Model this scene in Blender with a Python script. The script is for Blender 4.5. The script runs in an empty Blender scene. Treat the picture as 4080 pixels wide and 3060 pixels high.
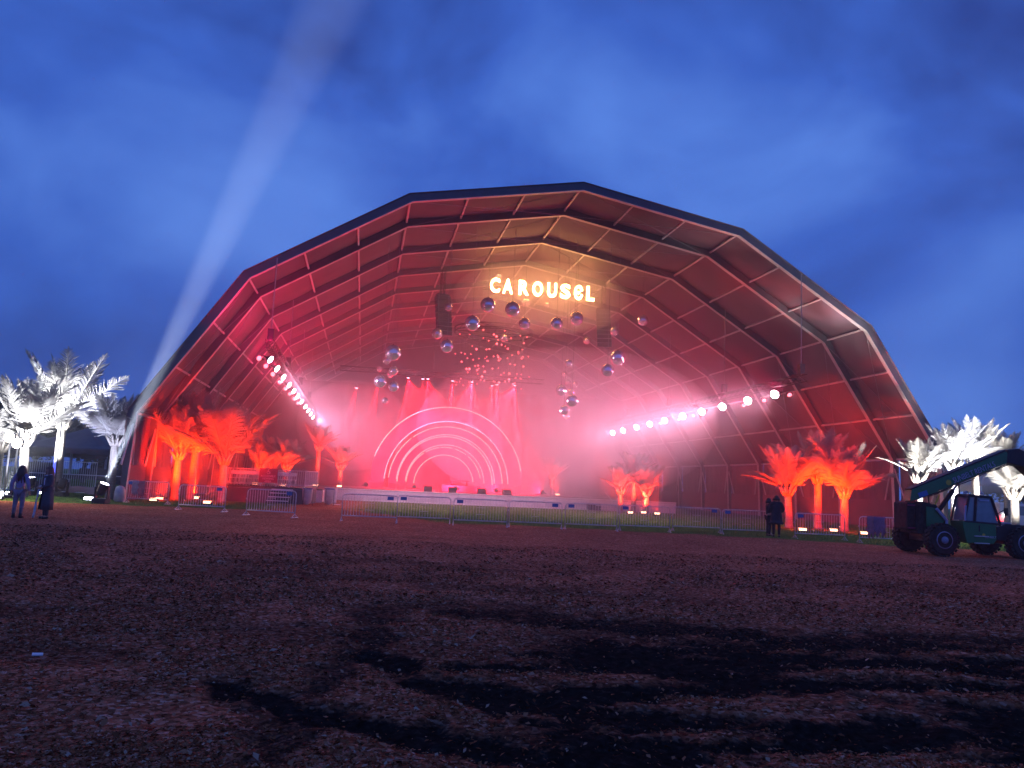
import bpy, bmesh, math, random
import numpy as np
from mathutils import Vector, Matrix, Euler, Quaternion

R = math.radians
PI = math.pi
scene = bpy.context.scene
COL = scene.collection
rnd = random.Random(7)

# ------------------------------------------------------------------ helpers
class MB:
    """collects shapes and links them as ONE mesh object"""
    def __init__(self):
        self.v = []; self.f = []
    def add(self, vs, fs):
        n = len(self.v)
        self.v += [tuple(p) for p in vs]
        self.f += [tuple(i + n for i in f) for f in fs]
        return self
    def box(self, c, s, rot=None, taper=1.0):
        hx, hy, hz = s[0] / 2, s[1] / 2, s[2] / 2
        vs = []
        for z in (-1, 1):
            k = taper if z > 0 else 1.0
            for y in (-1, 1):
                for x in (-1, 1):
                    p = Vector((x * hx * k, y * hy * k, z * hz))
                    if rot is not None: p = rot @ p
                    vs.append(p + Vector(c))
        return self.add(vs, [(0, 2, 3, 1), (4, 5, 7, 6), (0, 1, 5, 4), (2, 6, 7, 3), (0, 4, 6, 2), (1, 3, 7, 5)])
    def tube(self, p0, p1, r0, r1=None, n=8):
        r1 = r0 if r1 is None else r1
        return self.path([p0, p1], [r0, r1], n)
    def path(self, pts, rs, n=8, cap=True):
        pts = [Vector(p) for p in pts]
        if not isinstance(rs, (list, tuple)): rs = [rs] * len(pts)
        vs = []; fs = []
        up = None
        for i, p in enumerate(pts):
            a = pts[max(i - 1, 0)]; b = pts[min(i + 1, len(pts) - 1)]
            d = (b - a)
            d = d.normalized() if d.length > 1e-9 else Vector((0, 0, 1))
            if up is None:
                up = Vector((0, 0, 1)) if abs(d.z) < .9 else Vector((1, 0, 0))
            x = d.cross(up)
            if x.length < 1e-6: x = d.orthogonal()
            x.normalize(); y = x.cross(d).normalized(); up = y
            for k in range(n):
                t = 2 * PI * k / n
                vs.append(p + (x * math.cos(t) + y * math.sin(t)) * rs[i])
        for i in range(len(pts) - 1):
            for k in range(n):
                k2 = (k + 1) % n
                fs.append((i * n + k, i * n + k2, (i + 1) * n + k2, (i + 1) * n + k))
        if cap:
            fs.append(tuple(range(n - 1, -1, -1)))
            m = (len(pts) - 1) * n
            fs.append(tuple(range(m, m + n)))
        return self.add(vs, fs)
    def lathe(self, prof, c=(0, 0, 0), n=16, axis=None):
        vs = []; fs = []
        q = Vector((0, 0, 1)).rotation_difference(Vector(axis)) if axis is not None else Quaternion()
        for r, z in prof:
            for k in range(n):
                t = 2 * PI * k / n
                vs.append(q @ Vector((r * math.cos(t), r * math.sin(t), z)) + Vector(c))
        for i in range(len(prof) - 1):
            for k in range(n):
                k2 = (k + 1) % n
                fs.append((i * n + k, i * n + k2, (i + 1) * n + k2, (i + 1) * n + k))
        fs.append(tuple(range(n - 1, -1, -1)))
        m = (len(prof) - 1) * n
        fs.append(tuple(range(m, m + n)))
        return self.add(vs, fs)
    def prism(self, poly, y0, y1, mat=None):
        """polygon in x,z extruded along y"""
        n = len(poly)
        vs = [Vector((x, y0, z)) for x, z in poly] + [Vector((x, y1, z)) for x, z in poly]
        if mat is not None: vs = [mat @ v for v in vs]
        fs = [tuple(range(n)), tuple(range(2 * n - 1, n - 1, -1))]
        for i in range(n):
            j = (i + 1) % n
            fs.append((i, i + n, j + n, j))
        return self.add(vs, fs)
    def sphere(self, c, r, nu=14, nv=8, sc=(1, 1, 1)):
        vs = []; fs = []
        for i in range(1, nv):
            ph = PI * i / nv
            for k in range(nu):
                t = 2 * PI * k / nu
                vs.append((c[0] + r * sc[0] * math.sin(ph) * math.cos(t), c[1] + r * sc[1] * math.sin(ph) * math.sin(t), c[2] + r * sc[2] * math.cos(ph)))
        top = len(vs); vs.append((c[0], c[1], c[2] + r * sc[2])); bot = len(vs); vs.append((c[0], c[1], c[2] - r * sc[2]))
        for i in range(nv - 2):
            for k in range(nu):
                k2 = (k + 1) % nu
                fs.append((i * nu + k, (i + 1) * nu + k, (i + 1) * nu + k2, i * nu + k2))
        for k in range(nu):
            k2 = (k + 1) % nu
            fs.append((top, k, k2)); m = (nv - 2) * nu
            fs.append((bot, m + k2, m + k))
        return self.add(vs, fs)
    def build(self, name, mat=None, parent=None, smooth=False, bevel=0.0, fix=True):
        me = bpy.data.meshes.new(name)
        me.from_pydata([tuple(p) for p in self.v], [], self.f)
        if fix:
            bm = bmesh.new(); bm.from_mesh(me)
            bmesh.ops.recalc_face_normals(bm, faces=bm.faces)
            bm.to_mesh(me); bm.free()
        return link(name, me, mat, parent, smooth, bevel)

def link(name, me, mat=None, parent=None, smooth=False, bevel=0.0):
    o = bpy.data.objects.new(name, me)
    COL.objects.link(o)
    if mat is not None and not me.materials: me.materials.append(mat)
    if smooth:
        me.polygons.foreach_set('use_smooth', [True] * len(me.polygons))
    if bevel > 0:
        m = o.modifiers.new('bevel', 'BEVEL'); m.width = bevel; m.segments = 2; m.limit_method = 'ANGLE'; m.angle_limit = R(40)
    if parent is not None: o.parent = parent
    return o

def tag(o, label=None, cat=None, group=None, kind=None):
    if label: o['label'] = label
    if cat: o['category'] = cat
    if group: o['group'] = group
    if kind: o['kind'] = kind
    return o

def empty(name, loc=(0, 0, 0), rz=0.0, label=None, cat=None, group=None):
    o = bpy.data.objects.new(name, None)
    COL.objects.link(o)
    o.location = loc; o.rotation_euler = (0, 0, rz); o.empty_display_size = .2
    return tag(o, label, cat, group)

def kids(o): return [c for c in bpy.data.objects if c.parent == o]

def dup(o, parent=None):
    c = o.copy()
    if o.type == 'LIGHT': c.data = o.data
    COL.objects.link(c)
    if parent is not None: c.parent = parent
    for ch in kids(o): dup(ch, c)
    return c

def rotm(x=0, y=0, z=0): return Euler((x, y, z)).to_matrix()

# ------------------------------------------------------------------ materials
def mat(name, col, rough=.6, metal=0.0, var=.18, scale=6.0, bump=.0, bscale=None, emit=None, estr=0.0, spec=.5, transl=0.0, coords='Object', stretch=(1, 1, 1)):
    m = bpy.data.materials.new(name); m.use_nodes = True
    nt = m.node_tree; N = nt.nodes; L = nt.links
    b = N['Principled BSDF']
    tc = N.new('ShaderNodeTexCoord'); mp = N.new('ShaderNodeMapping'); mp.inputs['Scale'].default_value = stretch
    L.new(tc.outputs[coords], mp.inputs['Vector'])
    nz = N.new('ShaderNodeTexNoise'); nz.inputs['Scale'].default_value = scale; nz.inputs['Detail'].default_value = 5
    L.new(mp.outputs['Vector'], nz.inputs['Vector'])
    rp = N.new('ShaderNodeValToRGB')
    rp.color_ramp.elements[0].position = .3; rp.color_ramp.elements[1].position = .72
    rp.color_ramp.elements[0].color = tuple(c * (1 - var) for c in col[:3]) + (1,)
    rp.color_ramp.elements[1].color = tuple(min(1, c * (1 + var)) for c in col[:3]) + (1,)
    L.new(nz.outputs['Fac'], rp.inputs['Fac'])
    L.new(rp.outputs['Color'], b.inputs['Base Color'])
    b.inputs['Roughness'].default_value = rough; b.inputs['Metallic'].default_value = metal
    b.inputs['Specular IOR Level'].default_value = spec
    if bump > 0:
        nb = N.new('ShaderNodeTexNoise'); nb.inputs['Scale'].default_value = bscale or scale * 4; nb.inputs['Detail'].default_value = 4
        L.new(mp.outputs['Vector'], nb.inputs['Vector'])
        bp = N.new('ShaderNodeBump'); bp.inputs['Strength'].default_value = bump; bp.inputs['Distance'].default_value = .03
        L.new(nb.outputs['Fac'], bp.inputs['Height']); L.new(bp.outputs['Normal'], b.inputs['Normal'])
    if emit is not None:
        b.inputs['Emission Color'].default_value = tuple(emit) + (1,)
        b.inputs['Emission Strength'].default_value = estr
    if transl > 0:
        out = [n for n in N if n.type == 'OUTPUT_MATERIAL'][0]
        tr = N.new('ShaderNodeBsdfTranslucent'); L.new(rp.outputs['Color'], tr.inputs['Color'])
        mx = N.new('ShaderNodeMixShader'); mx.inputs['Fac'].default_value = transl
        L.new(b.outputs['BSDF'], mx.inputs[1]); L.new(tr.outputs['BSDF'], mx.inputs[2]); L.new(mx.outputs['Shader'], out.inputs['Surface'])
    return m

def glow(name, col, s, sample=False):
    m = mat(name, (.8, .8, .8), .4, emit=col, estr=s)
    m.cycles.emission_sampling = 'FRONT_BACK' if sample else 'NONE'
    return m

M = {}
M['fabric'] = mat('tent_fabric', (.095, .058, .072), .75, var=.14, scale=.6, bump=.5, bscale=1.6, transl=.06)
M['alu'] = mat('aluminium_beam', (.085, .075, .09), .5, .3, var=.12, scale=2)
M['purlin'] = mat('aluminium_purlin', (.42, .39, .39), .5, .2, var=.1, scale=2)
M['cable'] = mat('steel_cable', (.25, .25, .27), .5, .7)
M['dark_fabric'] = mat('dark_fabric', (.10, .07, .09), .85, var=.25, scale=1.2, bump=.3, bscale=3)
M['kick'] = mat('kick_wall_fabric', (.15, .055, .07), .8, var=.12, scale=1.0, bump=.2, bscale=3)
M['curtain'] = mat('curtain_fabric', (.13, .06, .075), .8, var=.3, scale=2.0, bump=.3, bscale=5, stretch=(1, 1, .2))
M['black'] = mat('black_metal', (.018, .018, .022), .5, .2, var=.3)
M['truss'] = mat('black_truss', (.035, .035, .04), .45, .6)
M['palm'] = mat('palm_frond_white', (.30, .29, .275), .55, var=.06, scale=3, transl=.45)
M['trunk'] = mat('palm_trunk_pale', (.24, .215, .19), .7, var=.22, scale=9, bump=.5, bscale=22, stretch=(.3, .3, 3))
M['galv'] = mat('galvanised_steel', (.60, .61, .64), .45, .35, var=.2, scale=9)
M['blue_plate'] = mat('blue_plate', (.05, .16, .42), .5, var=.1)
M['deck'] = mat('stage_deck_black', (.05, .045, .05), .55, var=.3, scale=2)
M['fascia'] = mat('stage_fascia_white', (.66, .63, .64), .6, var=.08, scale=2, bump=.2, bscale=6)
M['arch'] = mat('arch_panel', (.55, .065, .11), .6, var=.05, scale=.6)
M['led'] = glow('led_strip', (1.0, .24, .02), 1.25)
M['led_pink'] = glow('led_strip_pink', (1.0, .22, .03), 1.1)
M['lens_white'] = glow('stage_lens_white', (1.0, .78, .88), 30)
M['lens_red'] = glow('stage_lens_red', (1.0, .13, .16), 3.5)
M['lens_beam'] = glow('beam_lens', (1.0, .25, .35), 9)
M['lens_orange'] = glow('uplight_lens', (1.0, .38, .20), 7)
M['lens_cold'] = glow('cold_flood_lens', (.80, .84, 1.0), 26)
M['lens_warm'] = glow('warm_flood_lens', (1.0, .80, .52), 42)
M['bulb'] = glow('red_bulb', (1.0, .055, .07), 6.0)
M['letter'] = glow('sign_letter', (1.0, .50, .15), 44, True)
M['letter_edge'] = mat('sign_letter_case', (.5, .3, .15), .5)
M['white_plastic'] = mat('white_plastic', (.72, .70, .70), .45, var=.06)
M['sign_maroon'] = mat('sign_maroon', (.22, .015, .075), .5, var=.08)
M['sign_text'] = mat('sign_lettering', (.70, .42, .50), .5)
M['mirror'] = mat('mirror_tiles', (.88, .82, .85), .13, .8, var=.12, scale=9)

# ------------------------------------------------------------------ camera (level ground at z=0, eye 1.78 m)
W0, H0 = 4080, 3060
FPX, PITCH, ROLL, EYE = 3221.8, .1237, .0456, 1.78
cam = bpy.data.cameras.new('camera'); cam_o = bpy.data.objects.new('camera', cam); COL.objects.link(cam_o)
cam.sensor_width = 36; cam.lens = 36 * FPX / W0; cam.clip_start = .05; cam.clip_end = 3000
cam_o.matrix_world = Matrix.Translation((0, 0, EYE)) @ Matrix.Rotation(PI / 2 + PITCH, 4, 'X') @ Matrix.Rotation(ROLL, 4, 'Z')
scene.camera = cam_o

def ray(px, py):
    u, v = px - W0 / 2, py - H0 / 2
    cr, sr = math.cos(ROLL), math.sin(ROLL)
    a = u * cr + v * sr; b = -u * sr + v * cr
    x, z = a / FPX, -b / FPX
    c, s = math.cos(PITCH), math.sin(PITCH)
    return Vector((x, c - z * s, s + z * c))
def gnd(px, py, z=0.0):
    d = ray(px, py); return d * ((z - EYE) / d.z) + Vector((0, 0, EYE))
def atY(px, py, Y):
    d = ray(px, py); return d * (Y / d.y) + Vector((0, 0, EYE))
# tent frame: u across, s into the tent
HD, X0, Y0 = .1762, 4.0, 44.93
CH, SH = math.cos(HD), math.sin(HD)
def T(u, s, z=0.0): return Vector((X0 + u * CH - s * SH, Y0 + u * SH + s * CH, z))
def toT(P):
    dx, dy = P[0] - X0, P[1] - Y0
    return Vector((dx * CH + dy * SH, -dx * SH + dy * CH, P[2]))
def atS(px, py, s):
    d = ray(px, py); t = (s + (-SH * X0 + CH * Y0)) / (-SH * d.x + CH * d.y)
    return toT(d * t + Vector((0, 0, EYE)))
def z1(x, y): return (x / 1.951, 1300 + y / 1.951)
def z2(x, y): return (480 + x / 2.458, 1500 + y / 2.458)
def z3(x, y): return (1380 + x / 2.458, 1500 + y / 2.458)
def z4(x, y): return (2280 + x / 2.212, 1500 + y / 2.212)
def z5(x, y): return (2950 + x / 2.765, 1600 + y / 2.765)
def z6(x, y): return (3400 + x / 2.37, 1600 + y / 2.37)
def z7(x, y): return (1400 + x / 1.7015, 1000 + y / 1.7015)

ZR = 19.86
PROF = [(0, ZR), (10.22, 18.02), (18.9, 12.66), (24.09, 4.71)]
def roof_z(u):
    u = abs(u)
    for (a, za), (b, zb) in zip(PROF, PROF[1:]):
        if u <= b: return za + (zb - za) * (u - a) / (b - a)
    return 0

# ------------------------------------------------------------------ lights
SCALE = 1.0
def spot(name, loc, target, col, watt, angle, blend=.6, radius=.12, parent=None):
    l = bpy.data.lights.new(name, 'SPOT'); l.energy = watt * SCALE; l.color = col; l.spot_size = R(angle); l.spot_blend = blend; l.shadow_soft_size = radius
    o = bpy.data.objects.new(name, l); COL.objects.link(o)
    d = (Vector(target) - Vector(loc)).normalized()
    m = Matrix.Translation(loc) @ d.to_track_quat('-Z', 'Y').to_matrix().to_4x4()
    if parent is not None:
        o.parent = parent
        bpy.context.view_layer.update()
        o.matrix_parent_inverse = parent.matrix_world.inverted()
    o.matrix_world = m
    return o

# ------------------------------------------------------------------ world: dusk sky with cloud
w = bpy.data.worlds.new('World'); scene.world = w; w.use_nodes = True
nt = w.node_tree; N = nt.nodes; L = nt.links
bg = N['Background']
tc = N.new('ShaderNodeTexCoord')
mp = N.new('ShaderNodeMapping'); mp.inputs['Scale'].default_value = (1.0, 1.0, 1.45); mp.inputs['Location'].default_value = (.35, .2, .1)
L.new(tc.outputs['Generated'], mp.inputs['Vector'])
n1 = N.new('ShaderNodeTexNoise'); n1.inputs['Scale'].default_value = 2.9; n1.inputs['Detail'].default_value = 8.0; n1.inputs['Roughness'].default_value = .5; n1.inputs['Distortion'].default_value = .35
L.new(mp.outputs['Vector'], n1.inputs['Vector'])
rp = N.new('ShaderNodeValToRGB'); e = rp.color_ramp.elements
e[0].position = .33; e[0].color = (.018, .048, .26, 1)
e[1].position = .70; e[1].color = (.088, .215, .70, 1)
m_ = e.new(.50); m_.color = (.037, .110, .50, 1)
L.new(n1.outputs['Fac'], rp.inputs['Fac'])
sky = N.new('ShaderNodeTexSky'); sky.sky_type = 'NISHITA'; sky.sun_disc = False; sky.sun_elevation = R(0.5); sky.sun_rotation = R(200)
mixs = N.new('ShaderNodeMixRGB'); mixs.blend_type = 'ADD'; mixs.inputs['Fac'].default_value = .006
L.new(rp.outputs['Color'], mixs.inputs['Color1']); L.new(sky.outputs['Color'], mixs.inputs['Color2'])
L.new(mixs.outputs['Color'], bg.inputs['Color']); bg.inputs['Strength'].default_value = 1.0

# ------------------------------------------------------------------ ground
def vnoise(x, y, seed):
    r = np.random.RandomState(seed); G = r.rand(256, 256)
    xi = np.floor(x).astype(int); yi = np.floor(y).astype(int); fx = x - xi; fy = y - yi
    fx = fx * fx * (3 - 2 * fx); fy = fy * fy * (3 - 2 * fy)
    g = lambda a, b: G[a % 256, b % 256]
    return (g(xi, yi) * (1 - fx) + g(xi + 1, yi) * fx) * (1 - fy) + (g(xi, yi + 1) * (1 - fx) + g(xi + 1, yi + 1) * fx) * fy
def fbm(x, y, seed, o=4):
    s = 0; a = .5; t = 0
    for k in range(o):
        s = s + a * vnoise(x * 2 ** k, y * 2 ** k, seed + k); t += a; a *= .5
    return s / t

def gpx(px, py): p = gnd(px, py); return (p.x, p.y)
# muddy wheel tracks on the field (centre lines and half widths in metres)
TRACKS = []
def track(pts, wd, st=1.0): TRACKS.append(([gpx(*p) for p in pts], wd, st))
track([(1480, 2560), (1500, 2440), (1600, 2400), (1900, 2410), (2150, 2440)], .45, .75)
track([(1540, 2620), (1700, 2690), (2040, 2780), (2500, 2850), (3100, 2880), (4100, 2900)], .40)
track([(850, 2720), (1150, 2800), (1500, 2880), (1900, 2960), (2300, 3010), (2700, 3080)], .30)
track([(1900, 2650), (2400, 2640), (3000, 2620), (4200, 2640)], .42)
track([(2000, 2790), (2600, 2740), (3300, 2720), (4200, 2740)], .34)
track([(2300, 2930), (2900, 2960), (3500, 2930), (4200, 2880)], .25)
track([(1900, 2440), (2500, 2480), (3100, 2530), (4200, 2560)], .8, .9)
track([(2100, 2600), (3000, 2570), (4200, 2570)], .5, .85)
track([(800, 2270), (1300, 2270), (1800, 2240), (2400, 2260), (2800, 2300)], .8, .55)
track([(1350, 2140), (1700, 2140)], .7, .6)
track([(1500, 2290), (2050, 2330), (2700, 2380)], .7, .5)
track([(1100, 2980), (1300, 2700), (1480, 2560)], .28, .7)
def seg_dist(x, y, pts):
    d = np.full(x.shape, 1e9)
    for (ax, ay), (bx, by) in zip(pts, pts[1:]):
        dx, dy = bx - ax, by - ay; l2 = dx * dx + dy * dy + 1e-9
        t = np.clip(((x - ax) * dx + (y - ay) * dy) / l2, 0, 1)
        d = np.minimum(d, np.hypot(x - ax - t * dx, y - ay - t * dy))
    return d
def mud_mask(x, y):
    m = np.zeros_like(x)
    j = (fbm(x * .9, y * .9, 11) - .5) * 1.1 + (fbm(x * 4.5, y * 4.5, 17) - .5) * 1.5
    j = j + (fbm(x * .7 + 3, y * 3.2 + .6 * x, 63) - .5) * 1.3
    for pts, wd, st in TRACKS:
        d = seg_dist(x, y, pts) / wd + j
        m = np.maximum(m, st * np.clip(1.35 - d, 0, 1))
    # puddled patches between the tracks
    q = fbm(x * .42 + 9, y * 1.5 + .25 * x, 71); reg = np.clip((x + .9 - (y - 6) * .10) / 1.6, 0, 1) * np.clip((12.5 - y) / 3.0, 0, 1)
    lit = np.clip((x - 1.5 - (y - 4.2) * 1.2) / .8, 0, 1) * np.clip((5.4 - y) / .5, 0, 1)  # corner patch of pale loose chips, kept clear of mud
    m = np.maximum(m, reg * np.clip((q - .40) * 4.5 + (fbm(x * 5, y * 7, 91) - .5) * .9, 0, .95)) * (1 - .95 * lit)
    m = m * np.clip((19 - y) / 9, .42, 1)
    p = fbm(x * .22 + 40, y * .5, 23)
    m = np.maximum(m, np.clip((p - .60) * 5, 0, .45) * np.clip((26 - y) / 10, 0, 1))
    return m
def grass_mask(x, y):
    edge = np.interp(x, [-60, -30, -14, -8, -3, 3, 12, 16, 40, 80], [33, 36, 39.5, 44.5, 36.2, 36.0, 35.0, 33.5, 31, 31])
    n = (fbm(x * .7, y * .7, 31) - .5) * 2.6
    g = np.clip((y - edge + n) / .9 + .5, 0, 1)
    # trodden dirt approach left of the barrier row
    dx = np.clip(1 - np.abs(x + 10.2 + (y - 44) * .13) / 3.2, 0, 1) * np.clip((66 - y) / 6, 0, 1)
    return g * (1 - np.clip(dx * 1.6, 0, 1))

NY, NT = 560, 620
ys = 1.2 * (330 / 1.2) ** (np.linspace(0, 1, NY)); ts = np.linspace(-1, 1, NT)
ts = np.sign(ts) * np.abs(ts) ** 1.0 * 1.05
Yg, Tg = np.meshgrid(ys, ts, indexing='ij'); Xg = Yg * Tg + np.sign(Tg) * np.abs(Tg) ** 3 * 3
mud = mud_mask(Xg, Yg); gr = grass_mask(Xg, Yg)
fade = np.clip((34 - Yg) / 12, 0, 1)
Zg = fade * ((fbm(Xg * .35, Yg * .35, 3) - .5) * .07 + (fbm(Xg * 6, Yg * 6, 5, 3) - .5) * .03 * np.clip(20 / Yg, 0, 1) - mud * .045 + mud * (fbm(Xg * 5, Yg * 5, 8, 3) - .5) * .10)
Zg = np.where(Yg > 34, Zg * 0, Zg)
verts = np.stack([Xg, Yg, Zg], -1).reshape(-1, 3)
ii = np.arange(NY * NT).reshape(NY, NT)
quads = np.stack([ii[:-1, :-1], ii[:-1, 1:], ii[1:, 1:], ii[1:, :-1]], -1).reshape(-1, 4)
def np_mesh(name, verts, quads, k=4):
    me = bpy.data.meshes.new(name)
    me.vertices.add(len(verts)); me.vertices.foreach_set('co', np.asarray(verts, dtype=np.float32).ravel())
    me.loops.add(len(quads) * k); me.loops.foreach_set('vertex_index', np.asarray(quads, dtype=np.int32).ravel())
    me.polygons.add(len(quads))
    me.polygons.foreach_set('loop_start', np.arange(0, len(quads) * k, k, dtype=np.int32))
    me.polygons.foreach_set('loop_total', np.full(len(quads), k, dtype=np.int32))
    me.update(calc_edges=True)
    return me
me = np_mesh('ground', verts, quads)
for nm, arr in (('mud', mud), ('grass', gr)):
    a = me.attributes.new(nm, 'FLOAT', 'POINT'); a.data.foreach_set('value', arr.astype(np.float32).ravel())

gm = bpy.data.materials.new('field_ground'); gm.use_nodes = True
nt = gm.node_tree; N = nt.nodes; L = nt.links; b = N['Principled BSDF']
tc = N.new('ShaderNodeTexCoord')
def noise(sc, det=5, vec=None, rough=.6):
    n = N.new('ShaderNodeTexNoise'); n.inputs['Scale'].default_value = sc; n.inputs['Detail'].default_value = det; n.inputs['Roughness'].default_value = rough
    L.new(vec or tc.outputs['Object'], n.inputs['Vector']); return n
def ramp(src, stops):
    r_ = N.new('ShaderNodeValToRGB'); es = r_.color_ramp.elements
    es[0].position, es[0].color = stops[0][0], stops[0][1] + (1,); es[1].position, es[1].color = stops[-1][0], stops[-1][1] + (1,)
    for p, c in stops[1:-1]:
        x = es.new(p); x.color = c + (1,)
    L.new(src, r_.inputs['Fac']); return r_
def mix(f, a, b_):
    m = N.new('ShaderNodeMixRGB'); L.new(f, m.inputs['Fac']); L.new(a, m.inputs['Color1']); L.new(b_, m.inputs['Color2']); return m
vor = N.new('ShaderNodeTexVoronoi'); vor.inputs['Scale'].default_value = 24; L.new(tc.outputs['Object'], vor.inputs['Vector'])
sep = N.new('ShaderNodeSeparateColor'); L.new(vor.outputs['Color'], sep.inputs['Color'])
chips = ramp(sep.outputs['Red'], [(0.0, (.10, .032, .016)), (.5, (.36, .115, .058)), (.85, (.50, .20, .11)), (1.0, (.58, .33, .23))])
big = noise(.5, 6); bigr = ramp(big.outputs['Fac'], [(.3, (.85, .80, .80)), (.75, (1.3, 1.25, 1.25))])
mul = N.new('ShaderNodeMixRGB'); mul.blend_type = 'MULTIPLY'; mul.inputs['Fac'].default_value = 1
L.new(chips.outputs['Color'], mul.inputs['Color1']); L.new(bigr.outputs['Color'], mul.inputs['Color2'])
mudn = noise(13, 9); mudc = ramp(mudn.outputs['Fac'], [(.3, (.004, .0032, .003)), (.58, (.022, .016, .014)), (.8, (.075, .050, .042))])
am = N.new('ShaderNodeAttribute'); am.attribute_name = 'mud'
ag = N.new('ShaderNodeAttribute'); ag.attribute_name = 'grass'
fine = noise(22, 4)
mth = N.new('ShaderNodeMath'); mth.operation = 'MULTIPLY_ADD'; mth.use_clamp = True
L.new(fine.outputs['Fac'], mth.inputs[0]); mth.inputs[1].default_value = 1.15
sub = N.new('ShaderNodeMath'); sub.operation = 'MULTIPLY_ADD'; L.new(am.outputs['Fac'], sub.inputs[0]); sub.inputs[1].default_value = 1.35; sub.inputs[2].default_value = -.70
L.new(sub.outputs[0], mth.inputs[2])
c1 = mix(mth.outputs[0], mul.outputs['Color'], mudc.outputs['Color'])
grn = noise(14, 6); grc = ramp(grn.outputs['Fac'], [(.3, (.06, .12, .025)), (.6, (.13, .21, .05)), (.8, (.21, .26, .08))])
grl = noise(.6, 4); gmul = N.new('ShaderNodeMixRGB'); gmul.blend_type = 'MULTIPLY'; gmul.inputs['Fac'].default_value = 1
grlr = ramp(grl.outputs['Fac'], [(.3, (.7, .65, .6)), (.7, (1.2, 1.15, 1))])
L.new(grc.outputs['Color'], gmul.inputs['Color1']); L.new(grlr.outputs['Color'], gmul.inputs['Color2'])
c2 = mix(ag.outputs['Fac'], c1.outputs['Color'], gmul.outputs['Color'])
L.new(c2.outputs['Color'], b.inputs['Base Color'])
rr = N.new('ShaderNodeMapRange'); L.new(mth.outputs[0], rr.inputs['Value']); rr.inputs['To Min'].default_value = .9; rr.inputs['To Max'].default_value = .72
L.new(rr.outputs[0], b.inputs['Roughness']); b.inputs['Specular IOR Level'].default_value = 0.0
bp = N.new('ShaderNodeBump'); bp.inputs['Strength'].default_value = .8; bp.inputs['Distance'].default_value = .04
bn = noise(26, 6); L.new(bn.outputs['Fac'], bp.inputs['Height']); L.new(bp.outputs['Normal'], b.inputs['Normal'])
ground = link('ground', me, gm, smooth=True); tag(ground, 'muddy wood chip field with dark wheel tracks and grass near the tent', 'ground', kind='structure')
# the land beyond and behind the camera
t_ = MB().add([(-330, -60, -.35), (330, -60, -.35), (330, 345, -.35), (-330, 345, -.35)], [(0, 1, 2, 3)])
M['terrain'] = mat('terrain_soil', (.06, .05, .035), .9, var=.4, scale=.3, bump=.4, bscale=4)
tag(t_.build('terrain', M['terrain']), 'dark land around the festival field', 'terrain', kind='structure')

# loose chips and leaves on the near field (nobody could count them)
rs = np.random.RandomState(4)
def chip_mesh(n):
    y = 3.4 * (24 / 3.4) ** rs.rand(n) ; t = (rs.rand(n) * 2 - 1) * .78; x = y * t
    md = mud_mask(x, y)
    clump = fbm(x * .8, y * .8, 57)
    keep = rs.rand(n) < np.clip(1.05 - md * 1.35 + (rs.rand(n) - .5) * .6, .08, 1) * np.clip((clump - .25) * 2.4, .12, 1)
    x, y, md = x[keep], y[keep], md[keep]; n = len(x)
    l = (.008 + .022 * rs.rand(n) ** 2) * (1 + (rs.rand(n) < .03) * .7) * np.clip(.55 + y / 14, .7, 1.7); wd = l * (.30 + .45 * rs.rand(n))
    a = rs.rand(n) * 2 * PI; tl = (rs.rand(n) - .5) * 1.1; tr = (rs.rand(n) - .5) * 1.1
    base = ((fbm(x * .35, y * .35, 3) - .5) * .07) - md * .045 + .012 + .012 * rs.rand(n)
    d1 = np.stack([np.cos(a) * np.cos(tl), np.sin(a) * np.cos(tl), np.sin(tl)], 1); d2 = np.stack([-np.sin(a) * np.cos(tr), np.cos(a) * np.cos(tr), np.sin(tr)], 1)
    c = np.stack([x, y, base], 1); L_ = l[:, None]; W_ = wd[:, None]
    up = np.array([0, 0, 1.0]) * (l * .18)[:, None]
    P = np.stack([c - d1 * L_, c + d2 * W_ + up, c + d1 * L_, c - d2 * W_ + up], 1).reshape(-1, 3)
    q = np.arange(n * 4).reshape(n, 4)
    me = np_mesh('wood_chips', P, q)
    a_ = me.attributes.new('tone', 'FLOAT', 'FACE'); a_.data.foreach_set('value', rs.rand(n).astype(np.float32))
    return me
cm = bpy.data.materials.new('chip_leaf'); cm.use_nodes = True
nt = cm.node_tree; N = nt.nodes; L = nt.links; b = N['Principled BSDF']; tc = N.new('ShaderNodeTexCoord')
at = N.new('ShaderNodeAttribute'); at.attribute_name = 'tone'
cr_ = ramp(at.outputs['Fac'], [(0, (.080, .022, .010)), (.55, (.27, .080, .032)), (.9, (.42, .17, .09)), (1, (.48, .29, .20))])
L.new(cr_.outputs['Color'], b.inputs['Base Color']); b.inputs['Roughness'].default_value = .85; b.inputs['Specular IOR Level'].default_value = .04
tag(link('wood_chips', chip_mesh(260000), cm), 'loose wood chips and leaves strewn over the near field', 'wood chips', kind='stuff')

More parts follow.
